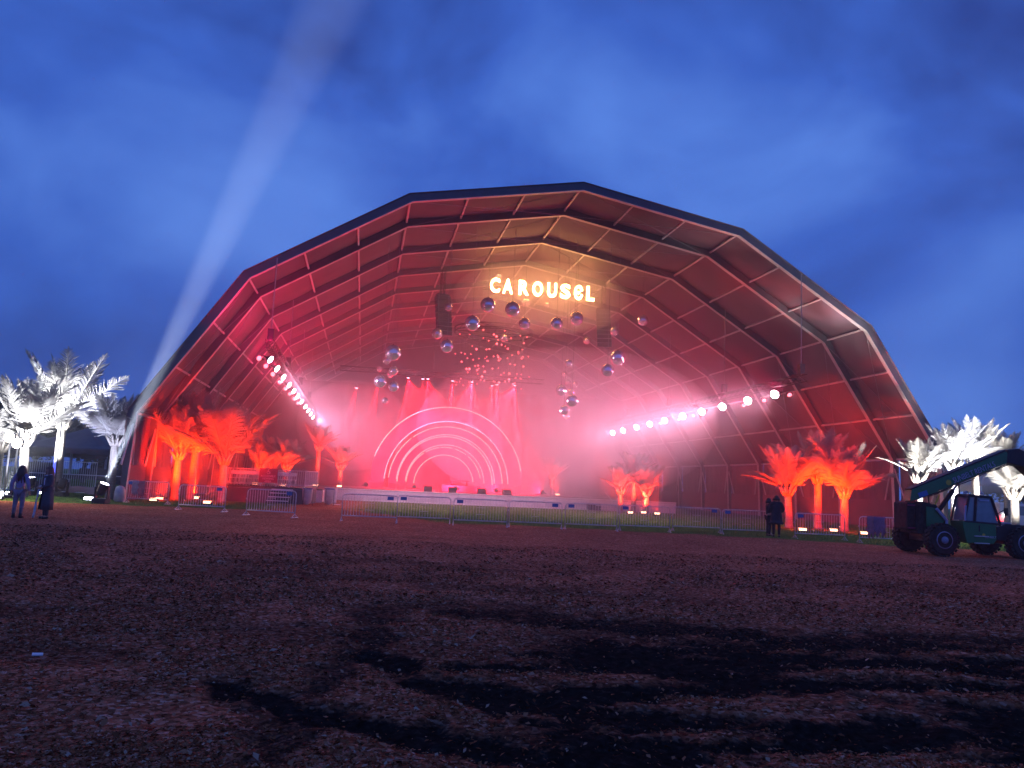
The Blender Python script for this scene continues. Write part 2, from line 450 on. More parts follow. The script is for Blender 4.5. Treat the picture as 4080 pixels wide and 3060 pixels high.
# grass blades along the barrier row and in the tent mouth
def grass_blades(n):
    y = 33 + 32 * rs.rand(n) ** 1.3; x = (rs.rand(n) * 2 - 1) * y * .72
    g = grass_mask(x, y); k = rs.rand(n) < g; x, y = x[k], y[k]; n = len(x)
    hgt = .04 + .07 * rs.rand(n); a = rs.rand(n) * 2 * PI; ln = (rs.rand(n, 2) - .5) * .07
    wv = np.stack([np.cos(a), np.sin(a), 0 * a], 1) * .012
    c = np.stack([x, y, 0 * x], 1); tip = c + np.stack([ln[:, 0], ln[:, 1], hgt], 1)
    P = np.stack([c - wv, c + wv, tip], 1).reshape(-1, 3)
    return np_mesh('grass', P, np.arange(n * 3).reshape(n, 3), 3)
M['grass'] = mat('grass_blades', (.13, .22, .05), .7, var=.4, scale=1.5, transl=.2)
tag(link('grass', grass_blades(70000), M['grass']), 'short trodden green grass between the barriers and the stage', 'grass', kind='stuff')

# ------------------------------------------------------------------ the tent
tent = empty('festival_tent', (X0, Y0, 0), HD, 'huge open fronted polygonal tent hall with grey roof and exposed arches', 'tent')
SF = [1.69] + [6.38 * k for k in range(1, 10)]
def prof_pts(off=0.0, legs=False):
    """right half profile with inset"""
    n = [(0, 1), (.40, .917), (.72, .69), (1, .12)]
    h = [(u - off * a, z - off * c) for (u, z), (a, c) in zip(PROF, n)]
    full = [(-u, z) for u, z in h[::-1]] + h[1:]
    if legs: full = [(-24.09 + off * .55, 0)] + full + [(24.09 - off * .55, 0)]
    return full
outer, inner = prof_pts(0, True), prof_pts(.43, True)
for s in SF:
    mb = MB()
    hw = .13
    n = len(outer)
    vs = [(u, s - hw, z) for u, z in outer] + [(u, s - hw, z) for u, z in inner] + [(u, s + hw, z) for u, z in outer] + [(u, s + hw, z) for u, z in inner]
    fs = []
    for i in range(n - 1):
        fs += [(i, i + 1, n + i + 1, n + i), (2 * n + i, 3 * n + i, 3 * n + i + 1, 2 * n + i + 1), (n + i, n + i + 1, 3 * n + i + 1, 3 * n + i), (i, 2 * n + i, 2 * n + i + 1, i + 1)]
    mb.add(vs, fs)
    mb.build('arch_frame', M['alu'], tent)
    # bottom flange of the arch; light catching the edge put into its pale colour
    fl = MB(); a2, b2 = prof_pts(.432, True), prof_pts(.462, True); fw = .15
    vs = [(u, s - fw, z) for u, z in a2] + [(u, s - fw, z) for u, z in b2] + [(u, s + fw, z) for u, z in a2] + [(u, s + fw, z) for u, z in b2]
    fl.add(vs, fs); fl.build('arch_flange', M['purlin'], tent)
# purlins
def on_prof(seg, t, off):
    p = prof_pts(off); (a, za), (b_, zb) = p[seg], p[seg + 1]
    return a + (b_ - a) * t, za + (zb - za) * t
for seg in range(6):
    for j in range(3 if seg < 5 else 4):
        u, z = on_prof(seg, j / 3, .16)
        pm = MB()
        (ua, za), (ub, zb) = prof_pts(.16)[seg], prof_pts(.16)[seg + 1]
        ang = -math.atan2(zb - za, ub - ua)
        for s0, s1 in zip(SF, SF[1:]):
            pm.box((u, (s0 + s1) / 2, z), (.11, s1 - s0 - .33, .13), rotm(0, ang, 0))
        pm.build('purlin', M['purlin'], tent)
# roof membrane, sagging between the arches
mb = MB(); P0 = prof_pts(-.03)
AC, AL = 7, 8
def roof_grid(s0, s1, front):
    cols = []
    for seg in range(6):
        (ua, za), (ub, zb) = P0[seg], P0[seg + 1]
        nx, nz = (zb - za), -(ub - ua); ln = math.hypot(nx, nz); nx, nz = nx / ln, nz / ln
        for k in range(AC + (1 if seg == 5 else 0)):
            t = k / AC
            cols.append((ua + (ub - ua) * t, za + (zb - za) * t, nx, nz, math.sin(PI * ((t * 3) % 1.0)) ** .7 if 0 < t < 1 else 0))
    vs = []
    for i in range(AL + 1):
        q = i / AL; s = s0 + (s1 - s0) * q
        for c in cols:
            sag = .0 if i in (0, AL) else (.20 * c[4] + .03) * math.sin(PI * q) ** .8 + .10 * (rnd.random() - .4) * c[4]
            vs.append((c[0] + c[2] * sag, s, c[1] + c[3] * sag))
    m = len(cols); fs = [(i * m + k, i * m + k + 1, (i + 1) * m + k + 1, (i + 1) * m + k) for i in range(AL) for k in range(m - 1)]
    mb.add(vs, fs)
sb = [SF[0] - .2] + SF[1:-1] + [SF[-1] + .25]
for k, (s0, s1) in enumerate(zip(sb, sb[1:])): roof_grid(s0, s1, k == 0)
roof = mb.build('roof_membrane', M['fabric'], tent, smooth=True)
md = roof.modifiers.new('thick', 'SOLIDIFY'); md.thickness = .03; md.offset = 1
# side walls: kick panels, gathered curtains, struts
EW = 24.09
for sd in (-1, 1):
    kw = MB(); h_ = 1.9
    for s0, s1 in zip(SF, SF[1:]):
        kw.box((sd * (EW + .02), (s0 + s1) / 2, h_ / 2), (.06, s1 - s0 - .04, h_))
    kw.build('kick_wall', M['kick'], tent)
    for bi, (s0, s1) in enumerate(zip(SF, SF[1:])):
        # struts from the eave down to the kick wall
        for ds in (-.25, .25):
            st = MB(); st.tube((sd * (EW - .35), s0 + .1, 4.5), (sd * (EW - .15), s0 + .1 + ds * 4.2, 1.9), .055, n=6)
            st.build('wall_strut', M['purlin'], tent)
        gap = (sd == 1 and bi == 3)
        cu = MB(); n = 46; vs = []; fs = []
        span = (s0 + .15, s1 - .15)
        for i in range(n + 1):
            q = i / n; s = span[0] + (span[1] - span[0]) * q
            for j, z in enumerate((4.62, 3.9, 3.0, 2.3, 1.86)):
                pull = [0, .02, .12, .40, .55][j]
                s_ = s
                if gap: s_ = span[0] + (s - span[0]) * (1 - pull * .55) if q < .5 else span[1] - (span[1] - s) * (1 - pull * .75)
                vs.append((sd * (EW + .05 + .09 * math.sin(q * 38 + j * .5 + bi) + .04 * math.sin(q * 91)), s_, z))
        for i in range(n):
            if gap and abs(i - n / 2) < 1: continue
            for j in range(4): fs.append((i * 5 + j, (i + 1) * 5 + j, (i + 1) * 5 + j + 1, i * 5 + j + 1))
        cu.add(vs, fs); cu.build('side_curtain', M['curtain'], tent, smooth=True)
# back gable
gp = prof_pts(.02, True); bw = MB()
bw.prism([(u, z) for u, z in gp], SF[-1] + .3, SF[-1] + .36)
bw.build('gable_wall', M['dark_fabric'], tent)
# bracing cables in the front bays
for s0, s1 in list(zip(SF, SF[1:]))[:3]:
    for seg in (0, 2, 3, 5):
        ua, za = on_prof(seg, 0, .42); ub, zb = on_prof(seg, 1, .42)
        for a, c in ((s0, s1), (s1, s0)):
            MB().tube((ua, a, za), (ub, c, zb), .016, n=4).build('bracing_cable', M['cable'], tent)

# ------------------------------------------------------------------ stage
ROTT = Matrix.Rotation(HD, 4, 'Z')
stage = empty('stage', T(0, 21), HD, 'low wide stage with black deck and white front panels in the tent', 'stage')
SZ = .9
MB().box((-.2, 10.5, SZ - .04), (28.4, 21, .08)).box((-17.2, -.5, SZ - .04), (5.6, 16, .08)).build('deck', M['deck'], stage)
fa = MB()
for k in range(28): fa.box((-14.37 + .507 + 1.014 * k, .02, (SZ - .08) / 2), (1.0, .05, SZ - .09))
fa.build('front_fascia', M['fascia'], stage)
fb = MB()
for k in range(7): fb.box((-14.42, -.9 - 1.05 * k, (SZ - .08) / 2), (.05, 1.03, SZ - .09))
for k in range(5): fb.box((-19.9 + .55 + 1.1 * k, -8.48, (SZ - .08) / 2), (1.08, .05, SZ - .09))
fb.build('wing_fascia', M['fascia'], stage)
MB().box((-.2, .015, SZ - .02), (28.45, .09, .09)).box((-5, -.5, .05), (19, .7, .08)).build('edge_trim', M['white_plastic'], stage)
bd = MB()
nn = 60; vs = []; fs = []
for i in range(nn + 1):
    u = -22 + 38 * i / nn
    for z in (.9, 11.5): vs.append((u, 20.6 + .18 * math.sin(i * 1.9), z))
for i in range(nn): fs.append((2 * i, 2 * i + 2, 2 * i + 3, 2 * i + 1))
bd.add(vs, fs)
tag(bd.build('stage_backdrop', M['dark_fabric'], smooth=True), 'tall dark pleated backdrop curtain behind the glowing arches', 'backdrop')
bpy.data.objects['stage_backdrop'].matrix_world = Matrix.Translation(T(0, 21)) @ ROTT

def arch_band(uc, zc, ro, ri, s, dep, zb_l, zb_r, ulim, label, leds):
    root = empty('stage_arch', T(uc, s), HD, label, 'stage arch', 'nested half round arches on the stage')
    n = 72
    def ring(r):
        pts = []
        for k in range(n + 1):
            a = PI * 1.12 - (PI * 1.24) * k / n
            x = r * math.cos(a); z = zc + r * math.sin(a)
            zb = zb_l if x < 0 else zb_r
            pts.append((max(-ulim, min(ulim, x)), max(z, zb)))
        return pts
    o_, i_ = ring(ro), ring(ri)
    vs = [(x, 0, z) for x, z in o_] + [(x, 0, z) for x, z in i_] + [(x, dep, z) for x, z in o_] + [(x, dep, z) for x, z in i_]
    m = n + 1; fs = []
    for k in range(n):
        fs += [(k, k + 1, m + k + 1, m + k), (2 * m + k, 3 * m + k, 3 * m + k + 1, 2 * m + k + 1), (k, 2 * m + k, 2 * m + k + 1, k + 1), (m + k, m + k + 1, 3 * m + k + 1, 3 * m + k)]
    MB().add(vs, fs).build('panel', M['arch'], root)
    for r, a0, a1, mt in leds:
        pts = []
        for k in range(61):
            a = R(a0) + (R(a1) - R(a0)) * k / 60
            pts.append((r * math.cos(a), -.05, zc + r * math.sin(a)))
        MB().path(pts, .062, 6).build('led_strip', mt, root)
    MB().box((-(ro + ri) / 2 if ro < ulim + .3 else -ulim + .5, .5 * dep + .06, (SZ + zb_l) / 2), ((ro - ri) * .9, dep * .8, zb_l - SZ)).build('plinth', M['deck'], root)
    MB().box(((ro + ri) / 2 if ro < ulim + .3 else ulim - .5, .5 * dep + .06, (SZ + zb_r) / 2), ((ro - ri) * .9, dep * .8, zb_r - SZ)).build('plinth', M['deck'], root)
    return root
arch_band(-4.0, 1.6, 7.2, 5.85, 33.0, .5, 1.45, 1.7, 7.05, 'outermost and largest of the nested pink arches on stage', [(7.2, 12, 162, M['led']), (5.84, 2, 178, M['led_pink'])])
arch_band(-3.95, 1.55, 5.45, 4.72, 34.3, .5, 1.4, 1.8, 9, 'second arch from outside among the nested stage arches', [(5.47, 3, 128, M['led']), (5.47, 130, 176, M['led']), (4.71, 3, 177, M['led_pink'])])
arch_band(-3.9, 1.5, 4.62, 3.85, 35.6, .5, 1.35, 1.6, 9, 'third arch from outside among the nested stage arches', [(4.64, 2, 179, M['led']), (3.84, 4, 177, M['led_pink'])])
arch_band(-3.9, 1.45, 3.68, 2.95, 36.9, .5, 1.3, 1.75, 9, 'innermost and smallest of the nested stage arches', [(3.70, 12, 52, M['led']), (3.70, 56, 76, M['led']), (3.70, 79, 98, M['led']), (3.70, 100, 122, M['led']), (3.70, 125, 178, M['led']), (2.94, 8, 179, M['led'])])
# things standing on the stage
def on_stage(u, s): return T(u, s, SZ)
mons = [(-6.4, 24.2), (-4.4, 24.0), (-1.9, 24.3), (.2, 24.0)]
for k, (u, s) in enumerate(mons):
    r_ = empty('stage_monitor', on_stage(u, s), HD + .1 * (k - 1.5), ['leftmost', 'second from left', 'third from left', 'rightmost'][k] + ' of the dark wedge monitors along the stage front', 'stage monitor', 'wedge monitors on the stage')
    MB().prism([(-.35, 0), (.35, 0), (.35, .14), (.1, .45), (-.35, .45)], -.35, .35, Matrix.Rotation(-PI / 2, 4, 'Z')).build('cabinet', M['black'], r_, bevel=.02)
    MB().box((0, -.235, .28), (.58, .02, .34), rotm(R(-38), 0, 0)).build('grille', M['truss'], r_)
r_ = empty('equipment_riser', on_stage(-3.3, 28.5), HD, 'dark drum riser in the middle of the stage', 'riser')
MB().box((0, 0, .3), (3.4, 2.4, .6)).build('platform', M['deck'], r_, bevel=.02)
MB().box((0, .3, 1.0), (1.7, .7, .08)).box((-.7, .3, .8), (.06, .6, .4)).box((.7, .3, .8), (.06, .6, .4)).build('table', M['black'], r_)
# steps at the right stage edge
st = empty('stage_steps', T(7.0, 20.0), HD, 'pale flight of steps up to the right of the stage front', 'steps')
for k in range(4): MB().box((.35 * k - .4, .25 * (3 - k) - .35, .2 + .22 * (3 - k)), (1.1, .30, .05), rotm(0, 0, .18)).build('tread', M['white_plastic'], st)
MB().box((-.3, .2, .3), (1.0, .7, .5)).build('stringer', M['deck'], st)
MB().path([(.95, -.6, 0), (.95, -.6, .9), (.6, .2, 1.5)], .025, 6).build('handrail', M['white_plastic'], st)

# ------------------------------------------------------------------ trusses and lamps
def box_truss(mb, p0, p1, w=.42, r=.03, step=.8):
    p0, p1 = Vector(p0), Vector(p1); d = (p1 - p0); ln = d.length; d.normalize()
    side = d.cross(Vector((0, 0, 1))).normalized(); up = side.cross(d)
    cs = [p0 + side * (a * w / 2) + up * (b * w / 2) for a, b in ((-1, -1), (1, -1), (1, 1), (-1, 1))]
    for c in cs: mb.tube(c, c + d * ln, r, n=5)
    n = max(1, int(ln / step))
    for i in range(n):
        a, b_ = d * (ln * i / n), d * (ln * (i + 1) / n)
        for k in range(4):
            mb.tube(cs[k] + a, cs[(k + 1) % 4] + b_, r * .55, n=4)
    return mb
UL, UR, LZ = -17.2, 14.0, 8.15
for nm, u, z0, lab in (('lighting_truss', UL, LZ, 'long black lighting truss hanging down the left side of the tent'), ('lighting_truss', UR, LZ + .3, 'long black lighting truss hanging down the right side of the tent')):
    t = empty(nm, T(u, 1, z0 + .55), HD, lab, 'lighting truss')
    box_truss(MB(), (0, 0, 0), (0, 46, -.35)).build('truss_beam', M['truss'], t)
    for s in (0.3, 11, 22, 33, 44):
        MB().tube((0, s, .2), (0, s, roof_z(u) - z0 - .75), .03, n=5).build('hanging_cable', M['cable'], t)
        MB().box((0, s, .55), (.32, .32, .6)).build('hoist', M['black'], t)

def lamp_proto(name, size, lens):
    """housing with yoke and a bright lens facing local -Y... aimed by rotation"""
    r_ = bpy.data.objects.new(name, None); COL.objects.link(r_)
    MB().lathe([(size * .55, size * .9), (size * .8, size * .5), (size * 1.0, 0), (size * 1.02, -.02)], n=14).build('housing', M['black'], r_, smooth=False)
    lz = MB().lathe([(size * .92, -.022), (size * .7, -.06), (size * .3, -.09), (.01, -.1)], n=14).build('lens', lens, r_, smooth=True)
    MB().path([(size * 1.12, 0, 0), (size * 1.12, 0, size * 1.5), (-size * 1.12, 0, size * 1.5), (-size * 1.12, 0, 0)], .03, 5).build('yoke', M['truss'], r_)
    return r_
def aim(o, loc, target):
    d = (Vector(target) - Vector(loc)).normalized()
    o.matrix_world = Matrix.Translation(loc) @ d.to_track_quat('-Z', 'Y').to_matrix().to_4x4()
def place(o, first, loc, target, label, cat, group):
    c = o if first else dup(o)
    aim(c, loc, target); tag(c, label, cat, group); return c
ORD = ['first', 'second', 'third', 'fourth', 'fifth', 'sixth', 'seventh', 'eighth', 'ninth', 'tenth', 'eleventh', 'twelfth', 'thirteenth', 'fourteenth', 'fifteenth']
P_white = lamp_proto('stage_light', .30, M['lens_white'])
P_left = lamp_proto('stage_light', .22, M['lens_white'])
P_red = lamp_proto('stage_light', .15, M['lens_red'])
LS = [1.89, 5.44, 9.37, 13.51, 17.31, 20.95, 25.15, 29.56, 33.6, 37.3, 41.2, 45.4]
RS = [4.52, 8.25, 12.27, 15.99, 19.85, 23.98, 27.74, 31.44, 35.64, 39.04, 43.03, 46.0]
PINK = (1.0, .50, .69)
E_R, E_L = 6400, 3900
for k, s in enumerate(LS):
    loc = T(UL, s, 7.98 - .007 * s)
    tgt = T(UL + 9, s - 3.2, 2.6)
    place(P_left, k == 0, loc, tgt, 'white stage lamp, %s from the front on the left truss' % ORD[k], 'stage light', 'white lamps on the left truss')
    spot('lamp_light', loc + (Vector(tgt) - loc).normalized() * .15, T(UL + 9, s + 2.5, 4.2), (1.0, .54, .82), E_L * (.8 - .045 * k), 96, .9, .2)
for k, s in enumerate(RS):
    loc = T(UR, s, 8.42 - .018 * s)
    tgt = T(UR - 9, s - 7, 3.4)
    place(P_white, k == 0, loc, tgt, 'white stage lamp, %s from the front on the right truss' % ORD[k], 'stage light', 'white lamps on the right truss')
    spot('lamp_light', loc + (Vector(tgt) - loc).normalized() * .15, T(UR - 9, s - 1, 6.0), PINK, E_R * (.85 if k < 1 else .62 - .022 * k), 100, .95, .2)
for k, s in enumerate([.9, 4.0, 7.6, 12.0, 16.0, 19.6, 23.5, 27.5]):
    loc = T(UL - .45, s, 7.85); place(P_red, k == 0, loc, T(UL - 3, s - 8, 9), 'small red lamp, %s from the front beside the left truss' % ORD[k], 'stage light', 'red lamps on the left truss')
    spot('lamp_light', loc + Vector((.1, -.3, -.05)), T(-6 + 1.2 * k, -34, 0), (1.0, .30, .38), 1600, 46, .8, .15)
    if k % 2 == 0: spot('lamp_light', loc + Vector((-.1, -.25, .25)), T(UL - 1, s + 5, 16), (1.0, .010, .11), 2300, 130, .9, .15)
for k, s in enumerate([3.3, 6.6, 9.6, 18.4, 21.6, 25.6]):
    loc = T(UR + .35, s, 8.25 - .014 * s); place(P_red, False, loc, T(UR - 2, s - 8, 2), 'small red lamp, %s from the front beside the right truss' % ORD[k], 'stage light', 'red lamps on the right truss')
    spot('lamp_light', loc + Vector((-.1, -.3, -.05)), T(6 - 2.5 * k, -34, 0), (1.0, .30, .38), 1600, 46, .8, .15)
    spot('lamp_light', loc + Vector((-.25, -.25, .25)), T(-12, s + 4, 14), (1.0, .012, .14), 2400, 80, .9, .15)

# truss over the stage with red beams
tr = empty('stage_truss', T(-3, 31, 11.6), HD, 'black truss above the stage carrying the red beam lamps', 'lighting truss')
box_truss(MB(), (-11.5, 0, 0), (7.5, 0, 0)).build('truss_beam', M['truss'], tr)
for u in (-10, -3, 4): MB().tube((u, 0, .2), (u, 0, roof_z(u - 3) - 11.8), .03, n=5).build('hanging_cable', M['cable'], tr)
P_beam = lamp_proto('moving_head', .16, M['lens_beam'])
RED = (1.0, .006, .016)
beams = [(-12.9, 9.9, .25), (-11.0, 10.6, .3), (-8.27, 11.15, 1.0), (-6.93, 11.14, .5), (-6.46, 11.17, 1.0), (-4.18, 11.14, .9), (-2.35, 11.17, 1.2), (-.43, 10.95, .5), (.02, 11.08, 1.15), (1.73, 11.1, 1.0)]
for k, (u, z, g) in enumerate(beams):
    loc = T(u, 31, z)
    dx = -.1 + .022 * (u + 8) * 1.0
    tgt = T(u + dx * 6, 31.6, .9)
    place(P_beam, k == 0, loc, tgt, 'moving head sending a red beam down, %s from the left above the stage' % ORD[k], 'moving head', 'red beam lamps over the stage')
    spot('beam_light', loc + (tgt - loc).normalized() * .2, tgt, RED, 420000 * g, 14, .5, .05)
    if k in (2, 4, 6, 9): spot('beam_light', loc + (tgt - loc).normalized() * .2, T(-4, 32.2, .9), RED, 80000, 70, .8, .08)  # wide red wash added at some heads to redden the smoke
# red wash lamps added on the stage floor to redden the arches
P_wash = lamp_proto('added_wash_light', .2, M['lens_red'])
for k, u in enumerate([-11.5, -7.5, -4.0, -.5, 3.5]):
    loc = T(u, 25.2, SZ + .34); tgt = T(-4 + (u + 4) * .55, 34, 4.0)
    place(P_wash, k == 0, loc, tgt, 'added red wash lamp on the stage floor, %s from the left' % ORD[k], 'stage light', 'added red wash lamps on the stage floor')
    spot('added_wash_beam', loc + (tgt - loc).normalized() * .25, tgt, (1.0, .010, .045), 14000, 100, .8, .12)

# ------------------------------------------------------------------ CAROUSEL sign
SS = 17.0
sign = empty('lit_sign', T(1.0, SS, 16.9), HD, 'glowing warm white CAROUSEL letters hanging under the tent ridge', 'sign')
def text_mesh(txt, size, extrude=.05, offset=0.0, align='CENTER', bevel=0.0):
    c = bpy.data.curves.new('lettering', 'FONT'); c.body = txt; c.size = size; c.extrude = extrude; c.offset = offset; c.align_x = align; c.align_y = 'CENTER'; c.resolution_u = 4; c.bevel_depth = bevel
    o = bpy.data.objects.new('lettering', c); COL.objects.link(o)
    dg = bpy.context.evaluated_depsgraph_get(); dg.update()
    m = bpy.data.meshes.new_from_object(o.evaluated_get(dg))
    bpy.data.objects.remove(o); bpy.data.curves.remove(c)
    return m
def fit_mesh(m, wd, ht):
    co = np.empty(len(m.vertices) * 3, dtype=np.float32); m.vertices.foreach_get('co', co); co = co.reshape(-1, 3)
    lo, hi = co.min(0), co.max(0); c = (lo + hi) / 2
    co[:, 0] = (co[:, 0] - c[0]) * wd / (hi[0] - lo[0]); co[:, 1] = (co[:, 1] - c[1]) * ht / (hi[1] - lo[1]); co[:, 2] -= c[2]
    m.vertices.foreach_set('co', co.ravel()); m.update()
spans = [('C', 905, 990), ('A', 1003, 1092), ('R', 1130, 1218), ('O', 1238, 1332), ('U', 1358, 1442), ('S', 1462, 1552), ('E', 1575, 1652), ('L', 1676, 1747)]
u_of = lambda x: -3.16 + (x - 905) / (1745 - 905) * 8.39
for ch, a, c in spans:
    m = text_mesh('\u0404' if ch == 'E' else ch, 1.4, .07, .028)
    fit_mesh(m, (u_of(c) - u_of(a)) * .86, 1.14)
    m.transform(Matrix.Rotation(PI / 2, 4, 'X'))
    o = link('letter', m, M['letter'], sign); o.location = ((u_of(a) + u_of(c)) / 2 - 1.0, -.12, .1)
bk = MB(); box_truss(bk, (-4.6, .25, .1), (4.6, .25, .1), .5, .025); bk.build('backing_truss', M['truss'], sign)
for u in (-4, 4): MB().tube((u, .25, .3), (u, .25, roof_z(u + 1) - 17.1), .02, n=5).build('hanging_cable', M['cable'], sign)

# ------------------------------------------------------------------ line arrays
for lab, u, lean in (('curved black loudspeaker column hanging left of the lit sign', -6.55, .35), ('curved black loudspeaker column hanging right of the lit sign', 6.6, .2)):
    la = empty('line_array_speaker', T(u, 19, 16.3), HD - math.copysign(.25, u), lab, 'loudspeaker', 'hanging loudspeaker columns')
    y, z, a = 0, -.2, 0.0
    for k in range(9):
        a = R(1.0 + .45 * k * k * .55)
        MB().box((lean * .12 * k, y, z), (1.15, .6, .31), rotm(a, 0, 0)).build('cabinet', M['black'], la, bevel=.02)
        y += math.sin(a) * .33 * .6; z -= .335 * math.cos(a)
    MB().box((0, 0, .05), (1.0, .5, .12)).build('flying_frame', M['truss'], la)
    box_truss(MB(), (0, .1, .1), (0, .12, roof_z(u) - 16.4), .3, .03, .5).build('hanging_truss', M['truss'], la)

# ------------------------------------------------------------------ mirror balls
r_ = bpy.data.objects.new('mirror_ball', None); COL.objects.link(r_)
mbal = MB().sphere((0, 0, 0), .5, 36, 20); mbal.v = [tuple(c_ * (1 + rnd.uniform(-.006, .006)) for c_ in p_) for p_ in mbal.v]; bo = mbal.build('ball', M['mirror'], r_)
cap_ = MB().lathe([(.045, .485), (.045, .54), (.02, .56)], n=8).build('cap', M['black'], r_)
MB().tube((0, 0, .55), (0, 0, 1), .012, n=4).build('hanging_cable', M['cable'], r_)
balls = [
 (1000, 160, 55, 'mirror ball peeking out above the first letter of the lit sign'),
 (657, 380, 60, 'small mirror ball hanging just right of the left loudspeaker column'),
 (925, 365, 115, 'large mirror ball below the left end of the lit sign'),
 (1092, 395, 115, 'large mirror ball below the third letter of the lit sign'),
 (1185, 335, 90, 'mirror ball tucked directly under the middle of the lit sign'),
 (1325, 357, 55, 'faint small mirror ball under the fifth letter of the lit sign'),
 (820, 490, 118, 'largest dark topped mirror ball above the left of the red bulb chandelier'),
 (1173, 492, 90, 'mirror ball just above the right half of the red bulb chandelier'),
 (1392, 492, 95, 'mirror ball between the chandelier and the right loudspeaker, lower one'),
 (1527, 458, 105, 'mirror ball hanging just left of the top of the right loudspeaker'),
 (1977, 470, 85, 'mirror ball hanging alone furthest right under the roof'),
 (1783, 543, 70, 'mirror ball touching the right edge of the right loudspeaker column'),
 (1597, 605, 62, 'small mirror ball just left of the foot of the right loudspeaker'),
 (580, 560, 85, 'mirror ball half hidden behind the left loudspeaker column'),
 (648, 645, 100, 'mirror ball right below the foot of the left loudspeaker column'),
 (1035, 587, 65, 'small mirror ball in front of the top of the red chandelier'),
 (282, 690, 122, 'biggest mirror ball, topmost of the left hanging cluster'),
 (1805, 725, 115, 'large mirror ball below and right of the right loudspeaker'),
 (1737, 810, 98, 'mirror ball lowest of those under the right loudspeaker'),
 (240, 742, 60, 'mirror ball tucked under the biggest ball of the left cluster'),
 (190, 800, 45, 'tiny mirror ball at the left edge of the left cluster'),
 (285, 812, 70, 'mirror ball at the right edge of the left cluster, upper one'),
 (262, 838, 48, 'small mirror ball in the middle of the left cluster'),
 (195, 885, 95, 'large mirror ball low on the left side of the left cluster'),
 (287, 920, 80, 'mirror ball low on the right side of the left cluster'),
 (228, 1015, 52, 'small mirror ball lowest of the left hanging cluster'),
 (1473, 762, 60, 'mirror ball topmost of the right hanging cluster'),
 (1445, 835, 45, 'tiny mirror ball second from the top of the right cluster'),
 (1468, 890, 45, 'tiny mirror ball at the centre of the right cluster'),
 (1512, 905, 52, 'small mirror ball at the right edge of the right cluster'),
 (1422, 945, 85, 'large mirror ball at the left edge of the right cluster'),
 (1487, 958, 55, 'mirror ball half hidden in the middle of the right cluster'),
 (1495, 1015, 92, 'largest mirror ball, right side of the right cluster'),
 (1442, 1080, 75, 'mirror ball second from the bottom of the right cluster'),
 (1455, 1117, 50, 'small mirror ball lowest of the right hanging cluster')]
for k, (x, y, d, lab) in enumerate(balls):
    real = 1.15 if d > 100 else .95 if d > 80 else .8 if d > 60 else .66
    s = min(24, max(8, real * FPX * 1.7015 / d - 47 + .4 * (k % 5)))
    if k in (0, 4, 5): s = 20.5
    elif s < 20 and y < 520: s = min(s, 12.0)
    p = atS(*z7(x, y), s)
    Pw = T(p.x, p.y, p.z); real = .90 * d / 1.7015 * Pw.y / FPX
    c = r_ if k == 0 else dup(r_)
    c.location = Pw; c.rotation_euler = (0, 0, rnd.random() * 6); c.scale = (real,) * 3
    tag(c, lab, 'mirror ball', 'mirror balls hanging under the tent roof')
    cb = [q for q in kids(c) if q.name.startswith('hanging_cable')][0]
    ln = max(.3, (roof_z(p.x) - .3 - p.z) / real)
    cb.scale = (1 / real, 1 / real, (ln - .55) / .45); cb.location = (0, 0, .55 - .55 * (ln - .55) / .45)

# ------------------------------------------------------------------ ring chandelier of red bulbs
ch_ = empty('ring_chandelier', T(-1.45, 25, 14.7), HD, 'wide ring chandelier with hanging strings of red bulbs above the stage', 'chandelier')
ring = MB()
for rr_, zz in ((3.4, 0), (3.4, .35), (2.2, .1)):
    ring.path([(rr_ * math.cos(2 * PI * k / 40), rr_ * math.sin(2 * PI * k / 40), zz) for k in range(41)], .05, 6)
for k in range(16):
    a = 2 * PI * k / 16; ring.tube((3.4 * math.cos(a), 3.4 * math.sin(a), 0), (3.4 * math.cos(a + .2), 3.4 * math.sin(a + .2), .35), .025, n=4)
    if k % 4 == 0: ring.tube((0, 0, .1), (3.4 * math.cos(a), 3.4 * math.sin(a), .1), .04, n=5)
ring.build('ring_frame', M['truss'], ch_)
for k in range(3):
    a = 2 * PI * k / 3; MB().tube((3.3 * math.cos(a), 3.3 * math.sin(a), .3), (2.4 * math.cos(a), 2.4 * math.sin(a), roof_z(2) - 15.0), .02, n=4).build('hanging_cable', M['cable'], ch_)
rb = random.Random(21)
bulb_me = None
for k in range(96):
    a = rb.random() * 2 * PI; rr_ = 3.4 * (.25 + .75 * rb.random() ** .5); z = -.2 - 4.4 * rb.random()
    x, y = rr_ * math.cos(a), rr_ * math.sin(a)
    MB_ = None
    if bulb_me is None:
        b0 = MB().sphere((0, 0, 0), .052, 8, 6).build('bulb', M['bulb'], ch_); bulb_me = b0.data
    else:
        b0 = bpy.data.objects.new('bulb', bulb_me); COL.objects.link(b0); b0.parent = ch_
    b0.location = (x, y, z); b0.scale = (.8 + .9 * rb.random() ** 3,) * 3
    if k == 0: wires = MB()
    wires.tube((x, y, z), (x, y, 0), .012, n=3)
wires.build('wires', M['cable'], ch_)

